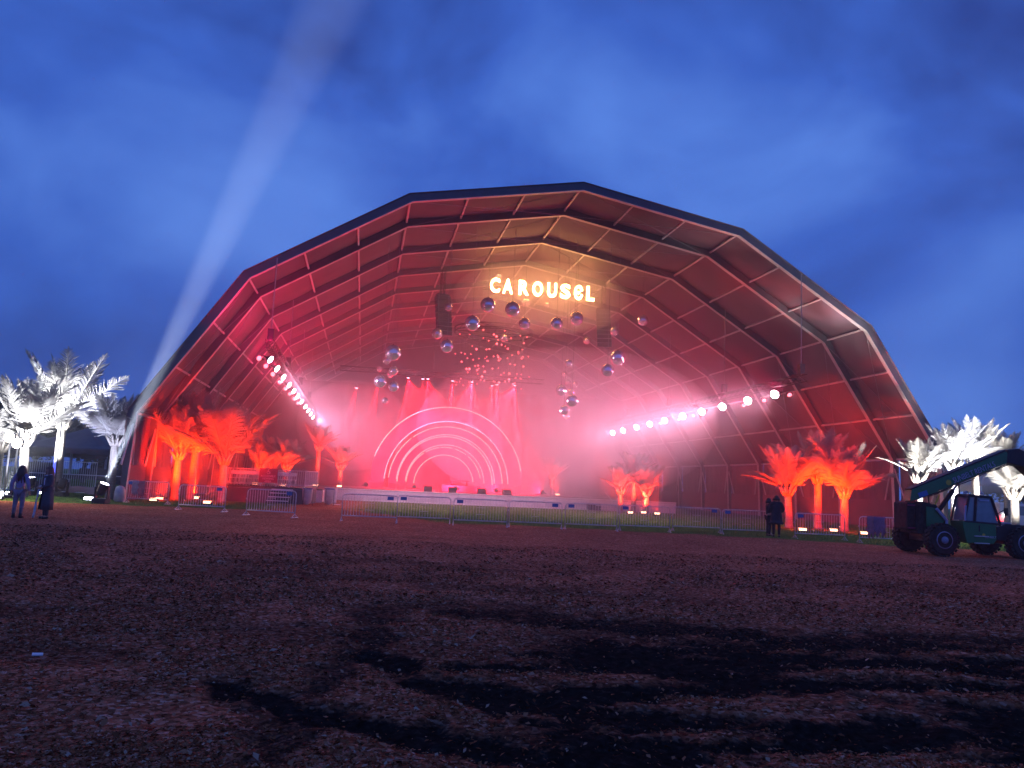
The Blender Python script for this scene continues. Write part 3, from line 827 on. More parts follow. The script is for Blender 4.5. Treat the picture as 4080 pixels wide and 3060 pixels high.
# ------------------------------------------------------------------ palms
def make_crown(seed, nf=15, ln=3.0, spread=1.0):
    r = random.Random(seed); mb = MB()
    vs, fs = [], []
    for i in range(nf):
        az = 2 * PI * i / nf * 2.4 + r.uniform(-.25, .25)
        q = i / (nf - 1)
        el = R((86 - 27 * (q / .72) * spread if q < .72 else 50 - 70 * (q - .72) * spread) + r.uniform(-5, 5))       # inner fronds upright, outer ones low
        L_ = ln * r.uniform(.88, 1.08) * (.76 + .36 * min(q, .72)) * (1.0 if q < .75 else .92)
        bend = r.uniform(.05, .30) + .35 * max(0, q - .6)
        dirh = Vector((math.cos(az), math.sin(az), 0)); side = Vector((-math.sin(az), math.cos(az), 0))
        tw = r.uniform(-.5, .5)
        pts = []; p = dirh * .14 + Vector((0, 0, .1)); n = 16; a = el
        for k in range(n + 1):
            pts.append(p.copy()); a -= bend * 1.6 / n * (k / n + .25)
            p = p + (dirh * math.cos(a) + Vector((0, 0, math.sin(a)))) * (L_ / n)
        mb.path(pts, [.035 * (1 - .8 * k / n) + .004 for k in range(n + 1)], 5)
        nl = 38
        for sd in (-1, 1):
            for k in range(nl):
                t = .14 + .86 * (k + r.uniform(-.3, .3)) / (nl - 1); t = min(.999, max(.12, t))
                f = t * n; i0 = min(n - 1, int(f)); fr = f - i0
                b = pts[i0].lerp(pts[i0 + 1], fr); d = (pts[i0 + 1] - pts[i0]).normalized()
                nrm = side.cross(d).normalized()
                sw = (side * math.cos(tw) + nrm * math.sin(tw)) * sd
                wide = .80 * (math.sin(PI * min(1, (t * .80 + .22))) ** .7) + .06
                wide *= r.uniform(.72, 1.15) * L_ / 3.0
                fw = .62 + .9 * t ** 2 + r.uniform(-.12, .12)
                dv = (sw + d * fw + nrm * (-.16 + r.uniform(-.12, .12))).normalized()
                tip = b + dv * wide + Vector((0, 0, -.16 * wide))
                mid = b + dv * wide * .5
                wv = d * .032 + nrm * r.uniform(-.006, .006)
                m0 = len(vs)
                vs += [b - wv, b + wv, mid + wv * .8, tip, mid - wv * .8]
                fs.append((m0, m0 + 1, m0 + 2, m0 + 3, m0 + 4))
    mb.add(vs, fs)
    me = bpy.data.meshes.new('crown'); me.from_pydata([tuple(p) for p in mb.v], [], mb.f); me.materials.append(M['palm'])
    return me
CROWNS = [make_crown(s, nf, ln, sp) for s, nf, ln, sp in ((3, 27, 3.0, 1.0), (8, 28, 3.1, .85), (15, 26, 2.9, 1.1), (22, 27, 3.0, .95))]
def make_trunk(h, lean, seed, wd=.20):
    r = random.Random(seed); pts = []; rs_ = []
    n = 22
    for k in range(n + 1):
        t = k / n
        pts.append((lean[0] * (t - t * (1 - t) * .3), lean[1] * t, h * t)); rs_.append(wd * (1.18 - .25 * t + .25 * max(0, .12 - t) * 4) * (1 + .05 * (k % 2)))
    pts.append((lean[0] * 1.0, lean[1], h + .22)); rs_.append(wd * 1.55)
    return MB().path(pts, rs_, 12)
def boot(lean, h, seed):
    r = random.Random(seed); m = MB()
    for k in range(9):
        a = 2 * PI * k / 9 + r.uniform(-.2, .2); c, s = math.cos(a), math.sin(a)
        m.tube((lean[0] + c * .16, lean[1] + s * .16, h - .12), (lean[0] + c * .50, lean[1] + s * .50, h + .42 + r.uniform(-.1, .12)), .10, .045, 6)
    return m
palm_n = [0]
def palm(base, h, sc, crown, label, group, lean=(0, 0), rz=0.0):
    palm_n[0] += 1
    o = empty('palm_tree', base, 0, label, 'palm tree', group)
    make_trunk(h, lean, palm_n[0], .19 * sc ** .5).build('trunk', M['trunk'], o, smooth=True)
    boot(lean, h, palm_n[0]).build('leaf_boots', M['trunk'], o, smooth=True)
    c = link('crown', CROWNS[crown], None, o); c.location = (lean[0], lean[1], h + .1); c.rotation_euler = (0, 0, rz); c.scale = (sc, sc, sc)
    return o
def gY(px, Y):   # point on the ground under photo column px at distance Y
    p = atY(px, 1900, Y); return Vector((p.x, Y, 0))
def hz(px, py, Y): return atY(px, py, Y).z
def palm_px(px, Y, py_crown, py_peak, crown, label, group, px_crown=None, z0=0, rz=0.0, wide=1.0):
    b = gY(px, Y); b.z = z0
    h = hz(px_crown or px, py_crown, Y) - z0
    top = hz(px_crown or px, py_peak, Y) - z0
    sc = (top - h) / 2.80
    lx = 0 if px_crown is None else atY(px_crown, py_crown, Y).x - b.x
    o = palm(b, h, max(.55, sc), crown, label, group, (lx, 0), rz)
    return o, Vector((b.x + lx, Y, z0 + h)), b
GO = 'orange lit palms in the tent mouth'; GWL = 'white lit palms left of the tent'; GWR = 'white lit palms right of the tent'; GH = 'hazy palms deep inside the tent'
ORANGE = (1.0, .022, .001)
P_up = None
def uplight(loc, target, col, watt, lens, label, group, angle=62, blend=.8, name='uplight'):
    global P_up
    loc = Vector(loc)
    if P_up is None:
        P_up = {}
    if lens not in P_up:
        r = bpy.data.objects.new(name, None); COL.objects.link(r)
        MB().box((0, 0, .09), (.44, .16, .18)).box((-.25, 0, .06), (.04, .14, .12)).box((.25, 0, .06), (.04, .14, .12)).build('housing', M['black'], r, bevel=.01)
        MB().box((0, 0, .188), (.40, .13, .014)).box((0, -.088, .12), (.38, .014, .09)).build('lens', lens, r)
        P_up[lens] = r; c = r
    else: c = dup(P_up[lens])
    c.location = loc; c.rotation_euler = (0, 0, rnd.uniform(-.15, .15)); tag(c, label, 'uplight', group)
    spot('uplight_beam', loc + Vector((0, 0, .24)), target, col, watt, angle, blend, .10)
    return c

EO = 14000
GU = 'orange uplights under the palms'
L1 = palm_px(704, 48.0, 1822, 1610, 0, 'orange lit palm, leftmost of three at the left tent corner', GO, rz=.3)
L2 = palm_px(762, 49.5, 1790, 1553, 1, 'orange lit palm, tallest and middle of three at the left tent corner', GO, px_crown=782, rz=1.2)
L3 = palm_px(890, 47.5, 1842, 1588, 2, 'orange lit palm, rightmost of three at the left tent corner', GO, px_crown=894, rz=2.2)
R1 = palm_px(3145, 47.5, 1966, 1772, 3, 'orange lit palm, leftmost of three at the right, beside two dark figures', GO, rz=.7, px_crown=3138)
R2 = palm_px(3258, 48.5, 1918, 1715, 1, 'orange lit palm, tallest and middle of three at the right', GO, rz=2.8)
R3 = palm_px(3364, 46.5, 1975, 1766, 0, 'orange lit palm, rightmost of three at the right, toward the green telehandler', GO, rz=4.0)
B1 = palm_px(1035, 60, 1868, 1752, 2, 'orange lit palm behind the left part of the viewing platform', GO, rz=.2, z0=SZ)
B2 = palm_px(1085, 61, 1862, 1735, 3, 'orange lit palm behind the middle of the viewing platform', GO, rz=1.1, z0=SZ)
B3 = palm_px(1142, 60, 1868, 1748, 1, 'orange lit palm behind the right end of the viewing platform', GO, rz=5.1, z0=SZ)
for k, (p, side, lab) in enumerate([(L1, -1, 'red orange uplight at the foot of the leftmost orange palm'), (L2, 0, 'red orange uplight between the trunks at the left tent corner'), (L3, 1, 'red orange uplight by the third palm at the left tent corner'),
        (R1, -1, 'uplight on the grass right of two dark figures'), (R2, -1, 'uplight at the foot of the tallest palm on the right'), (R3, -1, 'uplight left of the rightmost orange palm')]):
    c, b = p[1], p[2]
    loc = b + Vector((.75 * side if k != 0 else .6, -4.2, 0))
    uplight(loc, c + Vector((0, .3, 1.5)), ORANGE, EO * (1.7 if k in (1, 4) else 1.0), M['lens_orange'], lab, GU, 64)
    spot('uplight_beam', loc + Vector((0, 0, .26)), b + Vector((0, 0, 1.3)), ORANGE, EO * .10, 70, .8, .1)
    uplight(b + Vector((-.6 * (side or 1), 1.7, 0)), c + Vector((0, -.1, 1.7)), ORANGE, EO * .9, M['lens_orange'], lab.replace('uplight', 'rear uplight').replace('glowing ', '') + ', added behind the trunk', GU, 62)  # rear fixture added to light the crown from behind
for p, lab in ((B1, 'uplight behind the left of the viewing platform'), (B3, 'uplight behind the right of the viewing platform')):
    uplight(p[2] + Vector((.5, -2.6, 0)), p[1] + Vector((0, .2, 1.0)), ORANGE, 9000, M['lens_orange'], lab, GU, 52)
# hazy palms inside
H1 = palm_px(1263, 66, 1786, 1690, 0, 'hazy pink palm on the left stage wing, the taller one', GH, z0=SZ)
H2 = palm_px(1355, 68, 1864, 1770, 2, 'hazy pink palm on the left stage wing, the shorter one beside the arches', GH, z0=SZ, rz=1.0)
H3 = palm_px(2474, 63, 1962, 1858, 1, 'hazy orange palm right of the stage, leftmost of three', GH, rz=.4)
H4 = palm_px(2526, 65, 1915, 1802, 3, 'hazy orange palm right of the stage, tallest and middle of three', GH, rz=1.9)
H5 = palm_px(2578, 63.5, 1968, 1850, 0, 'hazy orange palm right of the stage, rightmost of three', GH, rz=3.0)
H6 = palm_px(2200, 82, 1902, 1812, 2, 'faint pink palm on the stage right of the arches', GH, z0=SZ)
for p, lab, e_ in ((H1, 'uplight on the left stage wing under the taller hazy palm', 2000), (H2, 'uplight on the left stage wing under the shorter hazy palm', 2000), (H3, 'uplight at the foot of the leftmost hazy palm on the right', 3600), (H4, 'uplight behind the barriers under the middle hazy palm', 3600), (H5, 'uplight under the rightmost of the three hazy palms', 3000), (H6, 'uplight under the faint palm right of the arches', 1500)):
    uplight(p[2] + Vector((.45, -2.2, 0)), p[1] + Vector((0, .3, .8)), (1.0, .022, .008), e_ * 4.5, M['lens_orange'], lab, GU, 64)
# white palms
WL0 = palm_px(-10, 43, 1790, 1640, 1, 'white lit palm cut off by the left picture edge beside the glaring flood', GWL, rz=.4)
WL1 = palm_px(97, 42, 1765, 1492, 3, 'white lit palm behind the two women, shorter than its neighbour', GWL, px_crown=100, rz=.9)
WL2 = palm_px(228, 47, 1702, 1408, 0, 'tallest white lit palm with a blue glow up its trunk', GWL, px_crown=248, rz=2.0)
WL3 = palm_px(446, 44.5, 1766, 1548, 2, 'dim bluish white palm beside the light beam at the tent corner', GWL, px_crown=458, rz=3.3)
WR1 = palm_px(3660, 43, 1912, 1750, 1, 'white lit palm overlapping the right tent corner, behind the boom', GWR, rz=.3)
WR2 = palm_px(3800, 43, 1862, 1692, 0, 'bright bluish white palm behind the middle of the boom', GWR, rz=1.7)
WR3 = palm_px(3885, 45, 1856, 1672, 3, 'white lit palm with a tall trunk behind the cab', GWR, rz=2.9)
WR4 = palm_px(4040, 38, 1978, 1790, 2, 'white lit palm with drooping fronds at the right picture edge', GWR, rz=4.4)
WR5 = palm_px(4010, 47, 1850, 1720, 1, 'faint pale palm behind the boom head at the right', GWR, rz=5.2)
COLD = (.86, .90, 1.0); EW_ = 21000
GF = 'cold white floods under the palms'
def ground_flood(b, c, dx, e_, lab, col=COLD, tz=1.4, dy=-3.4):
    uplight(b + Vector((dx, dy, 0)), c + Vector((0, .2, tz)), col, e_, M['lens_cold'], lab, GF, 60)
ground_flood(WL1[2], WL1[1], .9, EW_ * .8, 'bluish flood on the ground between the two women', (.9, .92, 1))
ground_flood(WL2[2], WL2[1], -.8, EW_ * 1.7, 'white flood at the foot of the tallest white palm', (.95, .96, 1.0))
ground_flood(WL3[2], WL3[1], .6, EW_ * .20, 'small white flood at the foot of the dim palm by the tent corner', (.62, .66, 1.0))
ground_flood(WR1[2], WR1[1], .7, EW_ * .6, 'white flood behind the telehandler below the palm at the tent corner', (1, .95, .88), dy=-1.3)
ground_flood(WR2[2], WR2[1], .2, EW_ * 1.5, 'white flood behind the telehandler under the bluish palm', (.82, .86, 1.0), dy=-1.3)
ground_flood(WR3[2], WR3[1], .6, EW_ * .8, 'white flood by the tall trunk behind the cab', (1, .96, .88), dy=-1.3)
ground_flood(WR4[2], WR4[1], -.8, EW_ * .42, 'white flood beside the drooping palm at the right edge', (1, .95, .88))
# blue light up the trunk of the tall palm
b = WL2[2]; uplight(b + Vector((-.55, -.45, 0)), b + Vector((.05, 0, 2.2)), (.04, .07, 1.0), 3500, M['lens_cold'], 'blue uplight aimed up the trunk of the tallest white palm', GF, 40)
spot('uplight_beam', Vector((WL2[1].x + 1.5, 42.2, .3)), WL3[1] + Vector((-2.0, 0, .6)), (.10, .14, 1.0), 3500, 40)

# lit flood lamps on masts
def mast_flood(px, py, Y, lens, label, size=.22, aim_=(0, -1, -.2), watt=0, col=(1, .85, .6), two=False):
    p = atY(px, py, Y)
    o = empty('floodlight_mast', (p.x, p.y, 0), 0, label, 'floodlight')
    MB().tube((0, .12, 0), (0, .12, p.z + .1), .045, n=7).box((0, .12, .05), (.7, .7, .1)).build('mast', M['truss'], o)
    h = MB(); l = MB()
    for dx, dz in ([(0, 0), (.42, -.28)] if two else [(0, 0)]):
        h.box((dx, .05, p.z + dz), (size * 2.1, .16, size * 1.7)); l.lathe([(size, .0), (size * .7, .03), (.01, .05)], (dx, -.035, p.z + dz), 14, Vector((0, -1, 0)))
        h.tube((0, .12, p.z), (dx, .12, p.z + dz), .03, n=5)
    h.build('housing', M['black'], o, bevel=.01); l.build('lens', lens, o)
    if watt: spot('flood_beam', (p.x, p.y - .25, p.z), (p.x + aim_[0] * 9, p.y + aim_[1] * 9, p.z + aim_[2] * 9), col, watt, 150, .9, .2)
    return o
mast_flood(38, 1742, 40.5, M['lens_warm'], 'glaring warm twin floodlight on a mast at the left edge', .25, (.25, -1, -.25), 1600, (1, .78, .5), True)
mast_flood(3825, 1898, 41, M['lens_cold'], 'cold white floodlight shining under the boom of the telehandler', .26, (-.1, -1, -.3), 700, (.85, .9, 1))
o = mast_flood(78, 1672, 41.6, M['lens_cold'], 'bright cold floodlight hidden in the crown of the shorter white palm', .16)
o = mast_flood(246, 1640, 46.3, M['lens_cold'], 'cold floodlight shining out of the tallest white palm', .20, (0, -1, -.1), 1500, (.95, .97, 1))

# search lights
def searchlight(px, Y, tilt, label, watt, lens=M['lens_cold']):
    b = gY(px, Y)
    o = empty('searchlight', b, 0, label, 'searchlight')
    d = Vector(tilt).normalized()
    MB().box((0, 0, .12), (.62, .55, .24)).build('base', M['black'], o, bevel=.02)
    for x_ in (-.3, .3): MB().box((x_, 0, .5), (.06, .2, .6)).build('yoke_arm', M['black'], o, bevel=.01)
    c = Vector((0, 0, .72))
    MB().lathe([(.14, -.32), (.21, -.2), (.22, .24)], c, 16, d).build('head', M['black'], o)
    MB().lathe([(.20, .242), (.14, .27), (.01, .28)], c, 16, d).build('lens', lens, o)
    if watt: spot('search_beam', b + c + d * .32, b + c + d * 40, (.74, .82, 1.0), watt, 8.5, .8, .10)
    return o
searchlight(413, 39.0, (.325, .03, .94), 'searchlight throwing a white beam into the sky beside the tent', 640000)
searchlight(128, 45, (-.12, .1, 1), 'searchlight with a faint beam behind the two women', 45000)
ob = searchlight(252, 45.5, (.2, .3, 1), 'dark unlit searchlight at the foot of the tallest white palm', 0, M['black'])

# ------------------------------------------------------------------ crowd barriers
BL = 2.25
def barrier_proto():
    r = bpy.data.objects.new('crowd_barrier', None); COL.objects.link(r)
    h, zb, rc = 1.10, .22, .14
    pts = [(0, 0, .0), (0, 0, h - rc)] + [(rc - rc * math.cos(a), 0, h - rc + rc * math.sin(a)) for a in (R(30), R(60), R(90))] + [(BL - rc, 0, h)] + [(BL - rc + rc * math.sin(a), 0, h - rc + rc * math.cos(a)) for a in (R(30), R(60), R(90))] + [(BL, 0, 0)]
    MB().path(pts, .021, 8).tube((0, 0, zb), (BL, 0, zb), .021, n=8).build('frame', M['galv'], r, smooth=True)
    b = MB(); n = 19
    for k in range(1, n):
        x = BL * k / n; b.tube((x, 0, zb), (x, 0, h - .01), .0095, n=6)
    x0, x1 = BL * 8 / n, BL * 11 / n
    b.tube((x0, 0, .76), (x1, 0, .76), .010, n=6).tube((x0, 0, .48), (x1, 0, .48), .010, n=6)
    b.tube((-.05, 0, .72), (-.005, 0, .72), .012, n=6).tube((-.05, 0, .72), (-.05, 0, .66), .012, n=6)
    b.build('bars', M['galv'], r)
    for x in (0.0, BL):
        MB().box((x, 0, .012), (.05, .56, .024)).tube((x, -.25, .02), (x, 0, .16), .012, n=5).tube((x, .25, .02), (x, 0, .16), .012, n=5).build('foot', M['galv'], r)
    return r
def plate(r, x):
    return MB().box((x, -.025, .985), (.26, .008, .14)).build('plate', M['blue_plate'], r)
PB = barrier_proto()
bars = [(z2(78, 1240), z2(492, 1270), 0, 'steel crowd barrier leftmost of all, before the dark red tent wall', .2),
 (z2(588, 1270), z2(1115, 1335), 0, 'steel crowd barrier standing before three orange palm trunks', 1.95),
 (z2(1255, 1345), z2(1785, 1390), 0, 'steel crowd barrier standing before the viewing platform steps', 1.95)]
GB = 'steel crowd barriers along the tent mouth'
row = [(1372, 1588, 1.95, 'leftmost in the long row before the stage'), (1591, 1799, .25, 'second from left in the long row before the stage'), (1815, 2027, .25, 'third from left in the long row before the stage'), (2036, 2244, 1.95, 'fourth from left in the long row before the stage'),
 (2258, 2464, .25, 'fifth from left in the long row, right of the stage'), (2474, 2674, .25, 'sixth from left in the long row, before hazy palms'), (2684, 2875, 1.95, 'seventh in the long row, third from its right end'), (2880, 3076, .25, 'at the right end of the long row, touching two dark figures')]
first = [True]
def put_barrier(a, b_, label, px):
    a, b_ = Vector((a[0], a[1], 0)), Vector((b_[0], b_[1], 0)); d = b_ - a
    c = PB if first[0] else dup(PB); 
    first[0] = False
    c.location = a; c.rotation_euler = (0, 0, math.atan2(d.y, d.x)); tag(c, label, 'crowd barrier', GB)
    return c
placed = []
p_ = [(gY(px_, Y_), gY(px_, Y_) + Vector((1, -.12 - .06 * i_, 0))) for i_, (px_, Y_) in enumerate(((512, 41.8), (722, 36.8), (993, 34.6)))]
for (pa, pb), lab, px in zip(p_, [b_[3] for b_ in bars], [b_[4] for b_ in bars]): placed.append((put_barrier(pa, pb, lab, px), px))
for k, (xa, xb, px, lab) in enumerate(row):
    ya = 34.3 + .06 * k; wpx = (xb - xa)
    Ym = BL * FPX / wpx * 1.0
    Ya = min(38, max(32.5, Ym)); A_ = gY(xa, Ya); 
    dirv = Vector((math.cos(HD * .35), math.sin(HD * .35), 0)); B_ = A_ + dirv
    placed.append((put_barrier(A_, B_, 'steel crowd barrier ' + lab, px), px))
for xa, Ya, rot, px, lab in ((3168, 36.2, .05, .25, 'steel crowd barrier alone before the orange palms on the right'), (3423, 35.0, .02, 1.6, 'steel crowd barrier with hanging clothes beside the telehandler')):
    A_ = gY(xa, Ya); placed.append((put_barrier(A_, A_ + Vector((math.cos(rot), math.sin(rot), 0)), lab, px), px))
for o, px in placed: plate(o, px)

# clothes hung over the barriers
def cloth(bar, x0, x1, drop, col, label):
    vs = []; fs = []; n, m = 14, 10
    for i in range(n + 1):
        x = x0 + (x1 - x0) * i / n
        for j in range(m + 1):
            q = j / m; z = 1.135 - drop * q * (1 - .18 * math.sin(i * .9 + 1)); y = -.035 - .03 * math.sin(i * 1.7 + q * 3) * q - .02 * q
            vs.append((x + .05 * q * math.sin(j * 1.3), y, z))
    for i in range(n):
        for j in range(m): fs.append((i * (m + 1) + j, (i + 1) * (m + 1) + j, (i + 1) * (m + 1) + j + 1, i * (m + 1) + j + 1))
    for j in range(m + 1): pass
    o = MB().add(vs, fs).build('draped_cloth', mat('cloth_' + label[:6], col, .85, var=.2, scale=5, bump=.3, bscale=14), smooth=True)
    md_ = o.modifiers.new('thick', 'SOLIDIFY'); md_.thickness = .02
    o.matrix_world = bar.matrix_world if False else (Matrix.Translation(bar.location) @ Matrix.Rotation(bar.rotation_euler.z, 4, 'Z'))
    tag(o, label, 'cloth')
cloth(placed[0][0], .62, .98, .72, (.62, .16, .18), 'pink cloth draped over the leftmost barrier')
cloth(placed[0][0], .28, .58, .66, (.46, .28, .30), 'pale grey cloth hanging beside the pink one on the leftmost barrier')
cloth(placed[12][0], .30, .62, .80, (.62, .20, .24), 'pink jacket hanging on the barrier beside the telehandler')
cloth(placed[12][0], .60, 1.10, .74, (.44, .17, .26), 'mauve jacket hanging on the barrier nearest the telehandler')

# ------------------------------------------------------------------ viewing platform
VP = empty('viewing_platform', (-17.3, 49.6, 0), 0, 'raised accessible viewing platform with railings, steps and a maroon sign', 'platform')
PW, PD, PZ = 5.0, 3.2, 1.0
MB().box((PW / 2, PD / 2, PZ - .06), (PW, PD, .12)).build('deck', M['deck'], VP, bevel=.01)
MB().box((PW / 2, .03, .44), (PW - .04, .04, .86)).box((PW - .03, PD / 2, .44), (.04, PD, .86)).build('skirt', M['dark_fabric'], VP)
def railing(x0, y0, x1, y1, name='railing'):
    m = MB(); a, b_ = Vector((x0, y0, PZ)), Vector((x1, y1, PZ)); d = b_ - a
    for z in (1.02, .12): m.tube(a + Vector((0, 0, z)), b_ + Vector((0, 0, z)), .026, n=6)
    n = max(2, int(d.length / .13))
    for k in range(n + 1):
        p = a + d * (k / n); m.tube(p + Vector((0, 0, 0 if k in (0, n) else .12)), p + Vector((0, 0, 1.02)), .03 if k in (0, n) else .009, n=6)
    m.build(name, M['galv'], VP)
railing(0, .05, 2.3, .05); railing(3.2, .05, 4.0, .05); railing(4.05, .05, 4.98, .05); railing(PW - .03, .1, PW - .03, PD); railing(0, PD - .05, PW, PD - .05)
stp = MB()
for k in range(4): stp.box((3.75, -.30 - .3 * (3 - k), .20 + .22 * k), (1.25, .30, .05))
stp.build('step_treads', M['white_plastic'], VP)
sg = MB()
for x in (3.12, 4.38): sg.prism([(-.03, 0), (.03, 0), (.03, .9), (-.03, .9)], 0, 0) if False else sg.tube((x, -1.3, .1), (x, -.05, 1.0), .04, n=6)
sg.box((3.75, -.08, .45), (1.2, .04, .8)); sg.build('step_frame', M['black'], VP)
sb_ = MB().box((2.75, -.03, PZ + .66), (1.12, .04, .86)).build('sign_board', M['sign_maroon'], VP)
for i, tx in enumerate(('ACCESSIBLE', 'VIEWING', 'AREA')):
    m = text_mesh(tx, .17, .004); m.transform(Matrix.Rotation(PI / 2, 4, 'X')); o = link('lettering', m, M['sign_text'], sb_); o.location = (2.75, -.056, PZ + .62 - .16 * i)
ic = MB(); cx, cz = 2.75, PZ + .88
ic.path([(cx + .085 * math.cos(a), -.056, cz - .03 + .085 * math.sin(a)) for a in [R(150 + 12 * k) for k in range(20)]], .013, 5)
ic.sphere((cx + .01, -.056, cz + .14), .026, 8, 6).path([(cx, -.056, cz + .10), (cx - .01, -.056, cz + .01), (cx + .08, -.056, cz + .01), (cx + .12, -.056, cz - .09)], .016, 5).tube((cx, -.056, cz + .07), (cx - .08, -.056, cz + .03), .013, n=5)
ic.build('wheelchair_symbol', M['sign_text'], sb_)
# white folding chairs on the platform
ck = bpy.data.objects.new('folding_chair', None); COL.objects.link(ck)
MB().box((0, 0, .45), (.44, .42, .03)).build('seat', M['white_plastic'], ck, bevel=.01)
MB().box((0, .20, .78), (.44, .03, .22), rotm(R(-8), 0, 0)).build('backrest', M['white_plastic'], ck, bevel=.01)
for sx in (-.21, .21):
    MB().path([(sx, -.26, 0), (sx, .05, .45), (sx, .19, .9)], .015, 6).build('leg', M['white_plastic'], ck)
    MB().tube((sx * .95, .26, 0), (sx * .95, -.12, .46), .015, n=6).build('leg', M['white_plastic'], ck)
for r2 in range(2):
    for k in range(7):
        c = ck if (r2 == 0 and k == 0) else dup(ck)
        c.location = (-17.3 + .38 + .56 * k + (.9 if k > 6 else 0), 49.6 + .75 + 1.1 * r2, PZ); c.rotation_euler = (0, 0, rnd.uniform(-.08, .08))
        tag(c, 'white folding chair in the %s row on the viewing platform, %s from left' % (('front', 'back')[r2], ORD[k]), 'chair', 'white chairs on the viewing platform')

# waste bags on a stand beside the platform
wb = empty('waste_bag_stand', (-11.75, 48.2, 0), 0, 'stand holding a pale translucent rubbish bag beside the platform', 'waste stand')
M['bag'] = mat('plastic_bag', (.55, .50, .52), .3, var=.15, scale=5, bump=.5, bscale=9, transl=.3)
M['purple'] = mat('purple_lid', (.10, .06, .30), .5)
MB().path([(.30 * math.cos(2 * PI * k / 20), .30 * math.sin(2 * PI * k / 20), 1.0) for k in range(21)], .03, 6).build('rim', M['purple'], wb)
bgm = MB(); prof = [(.30, 1.0), (.31, .85), (.29, .6), (.26, .35), (.20, .15), (.06, .06)]
bgm.lathe(prof[::-1], n=18); bgm.build('bag', M['bag'], wb, smooth=True)
for a in (0, 2.1, 4.2): MB().tube((.32 * math.cos(a), .32 * math.sin(a), 0), (.30 * math.cos(a), .30 * math.sin(a), 1.0), .014, n=5).build('leg', M['black'], wb)
for k, (dx, dy, lab) in enumerate(((.95, 1.5, 'second stand with a slumping rubbish bag beside the stage wing'),)):
    c = dup(wb); c.location = (-11.75 + dx, 48.2 + dy, 0); tag(c, lab, 'waste stand'); c.scale = (.95, .95, 1.02)
pc = empty('storage_crate', T(-13.3, 13.3), HD, 'pale plastic crate cabinet at the corner of the stage wing', 'crate')
MB().box((-.55, -.5, .5), (.8, .7, 1.0)).build('body', M['white_plastic'], pc, bevel=.03)
MB().box((-.55, -.5, 1.02), (.84, .74, .05)).build('lid', M['fascia'], pc, bevel=.01)

# ------------------------------------------------------------------ people
def skin_mesh(name, pts, edges, m, parent, sub=2, extra=None):
    """pts: list of (pos, radius); grows one continuous body"""
    me = bpy.data.meshes.new(name); me.from_pydata([p for p, r in pts], edges, [])
    o = bpy.data.objects.new(name, me); COL.objects.link(o)
    sk = o.modifiers.new('skin', 'SKIN'); sk.use_smooth_shade = True
    for i, (p, r) in enumerate(pts):
        me.skin_vertices[0].data[i].radius = (r, r) if not isinstance(r, tuple) else r
    me.skin_vertices[0].data[0].use_root = True
    sb = o.modifiers.new('sub', 'SUBSURF'); sb.levels = sub; sb.render_levels = sub
    dg = bpy.context.evaluated_depsgraph_get(); dg.update()
    out = bpy.data.meshes.new_from_object(o.evaluated_get(dg))
    bpy.data.objects.remove(o); bpy.data.meshes.remove(me)
    if extra is not None:
        bm = bmesh.new(); bm.from_mesh(out)
        tmp = bpy.data.meshes.new('t'); tmp.from_pydata([tuple(p) for p in extra.v], [], extra.f); bm.from_mesh(tmp); bm.to_mesh(out); bm.free()
    out.materials.clear(); out.materials.append(m)
    return link(name, out, None, parent, smooth=True)
SKIN = mat('skin', (.42, .24, .17), .55, var=.08)
def hand(mb, wrist, d, side):
    d = Vector(d).normalized(); s = Vector(side).normalized(); n = d.cross(s)
    w_ = Vector(wrist)
    mb.path([w_, w_ + d * .05, w_ + d * .095], [.026, .036, .030], 8)
    for k, ln in enumerate((.062, .075, .070, .055)):
        b = w_ + d * .09 + s * (-.030 + .020 * k); mid = b + (d + n * .25).normalized() * ln * .55
        mb.path([b, mid, mid + (d + n * .8).normalized() * ln * .45], [.0095, .0085, .006], 6)
    b = w_ + d * .03 + s * -.034; mid = b + (d * .7 - s * .7).normalized() * .035
    mb.path([b, mid, mid + (d + n * .3).normalized() * .03], [.011, .010, .007], 6)
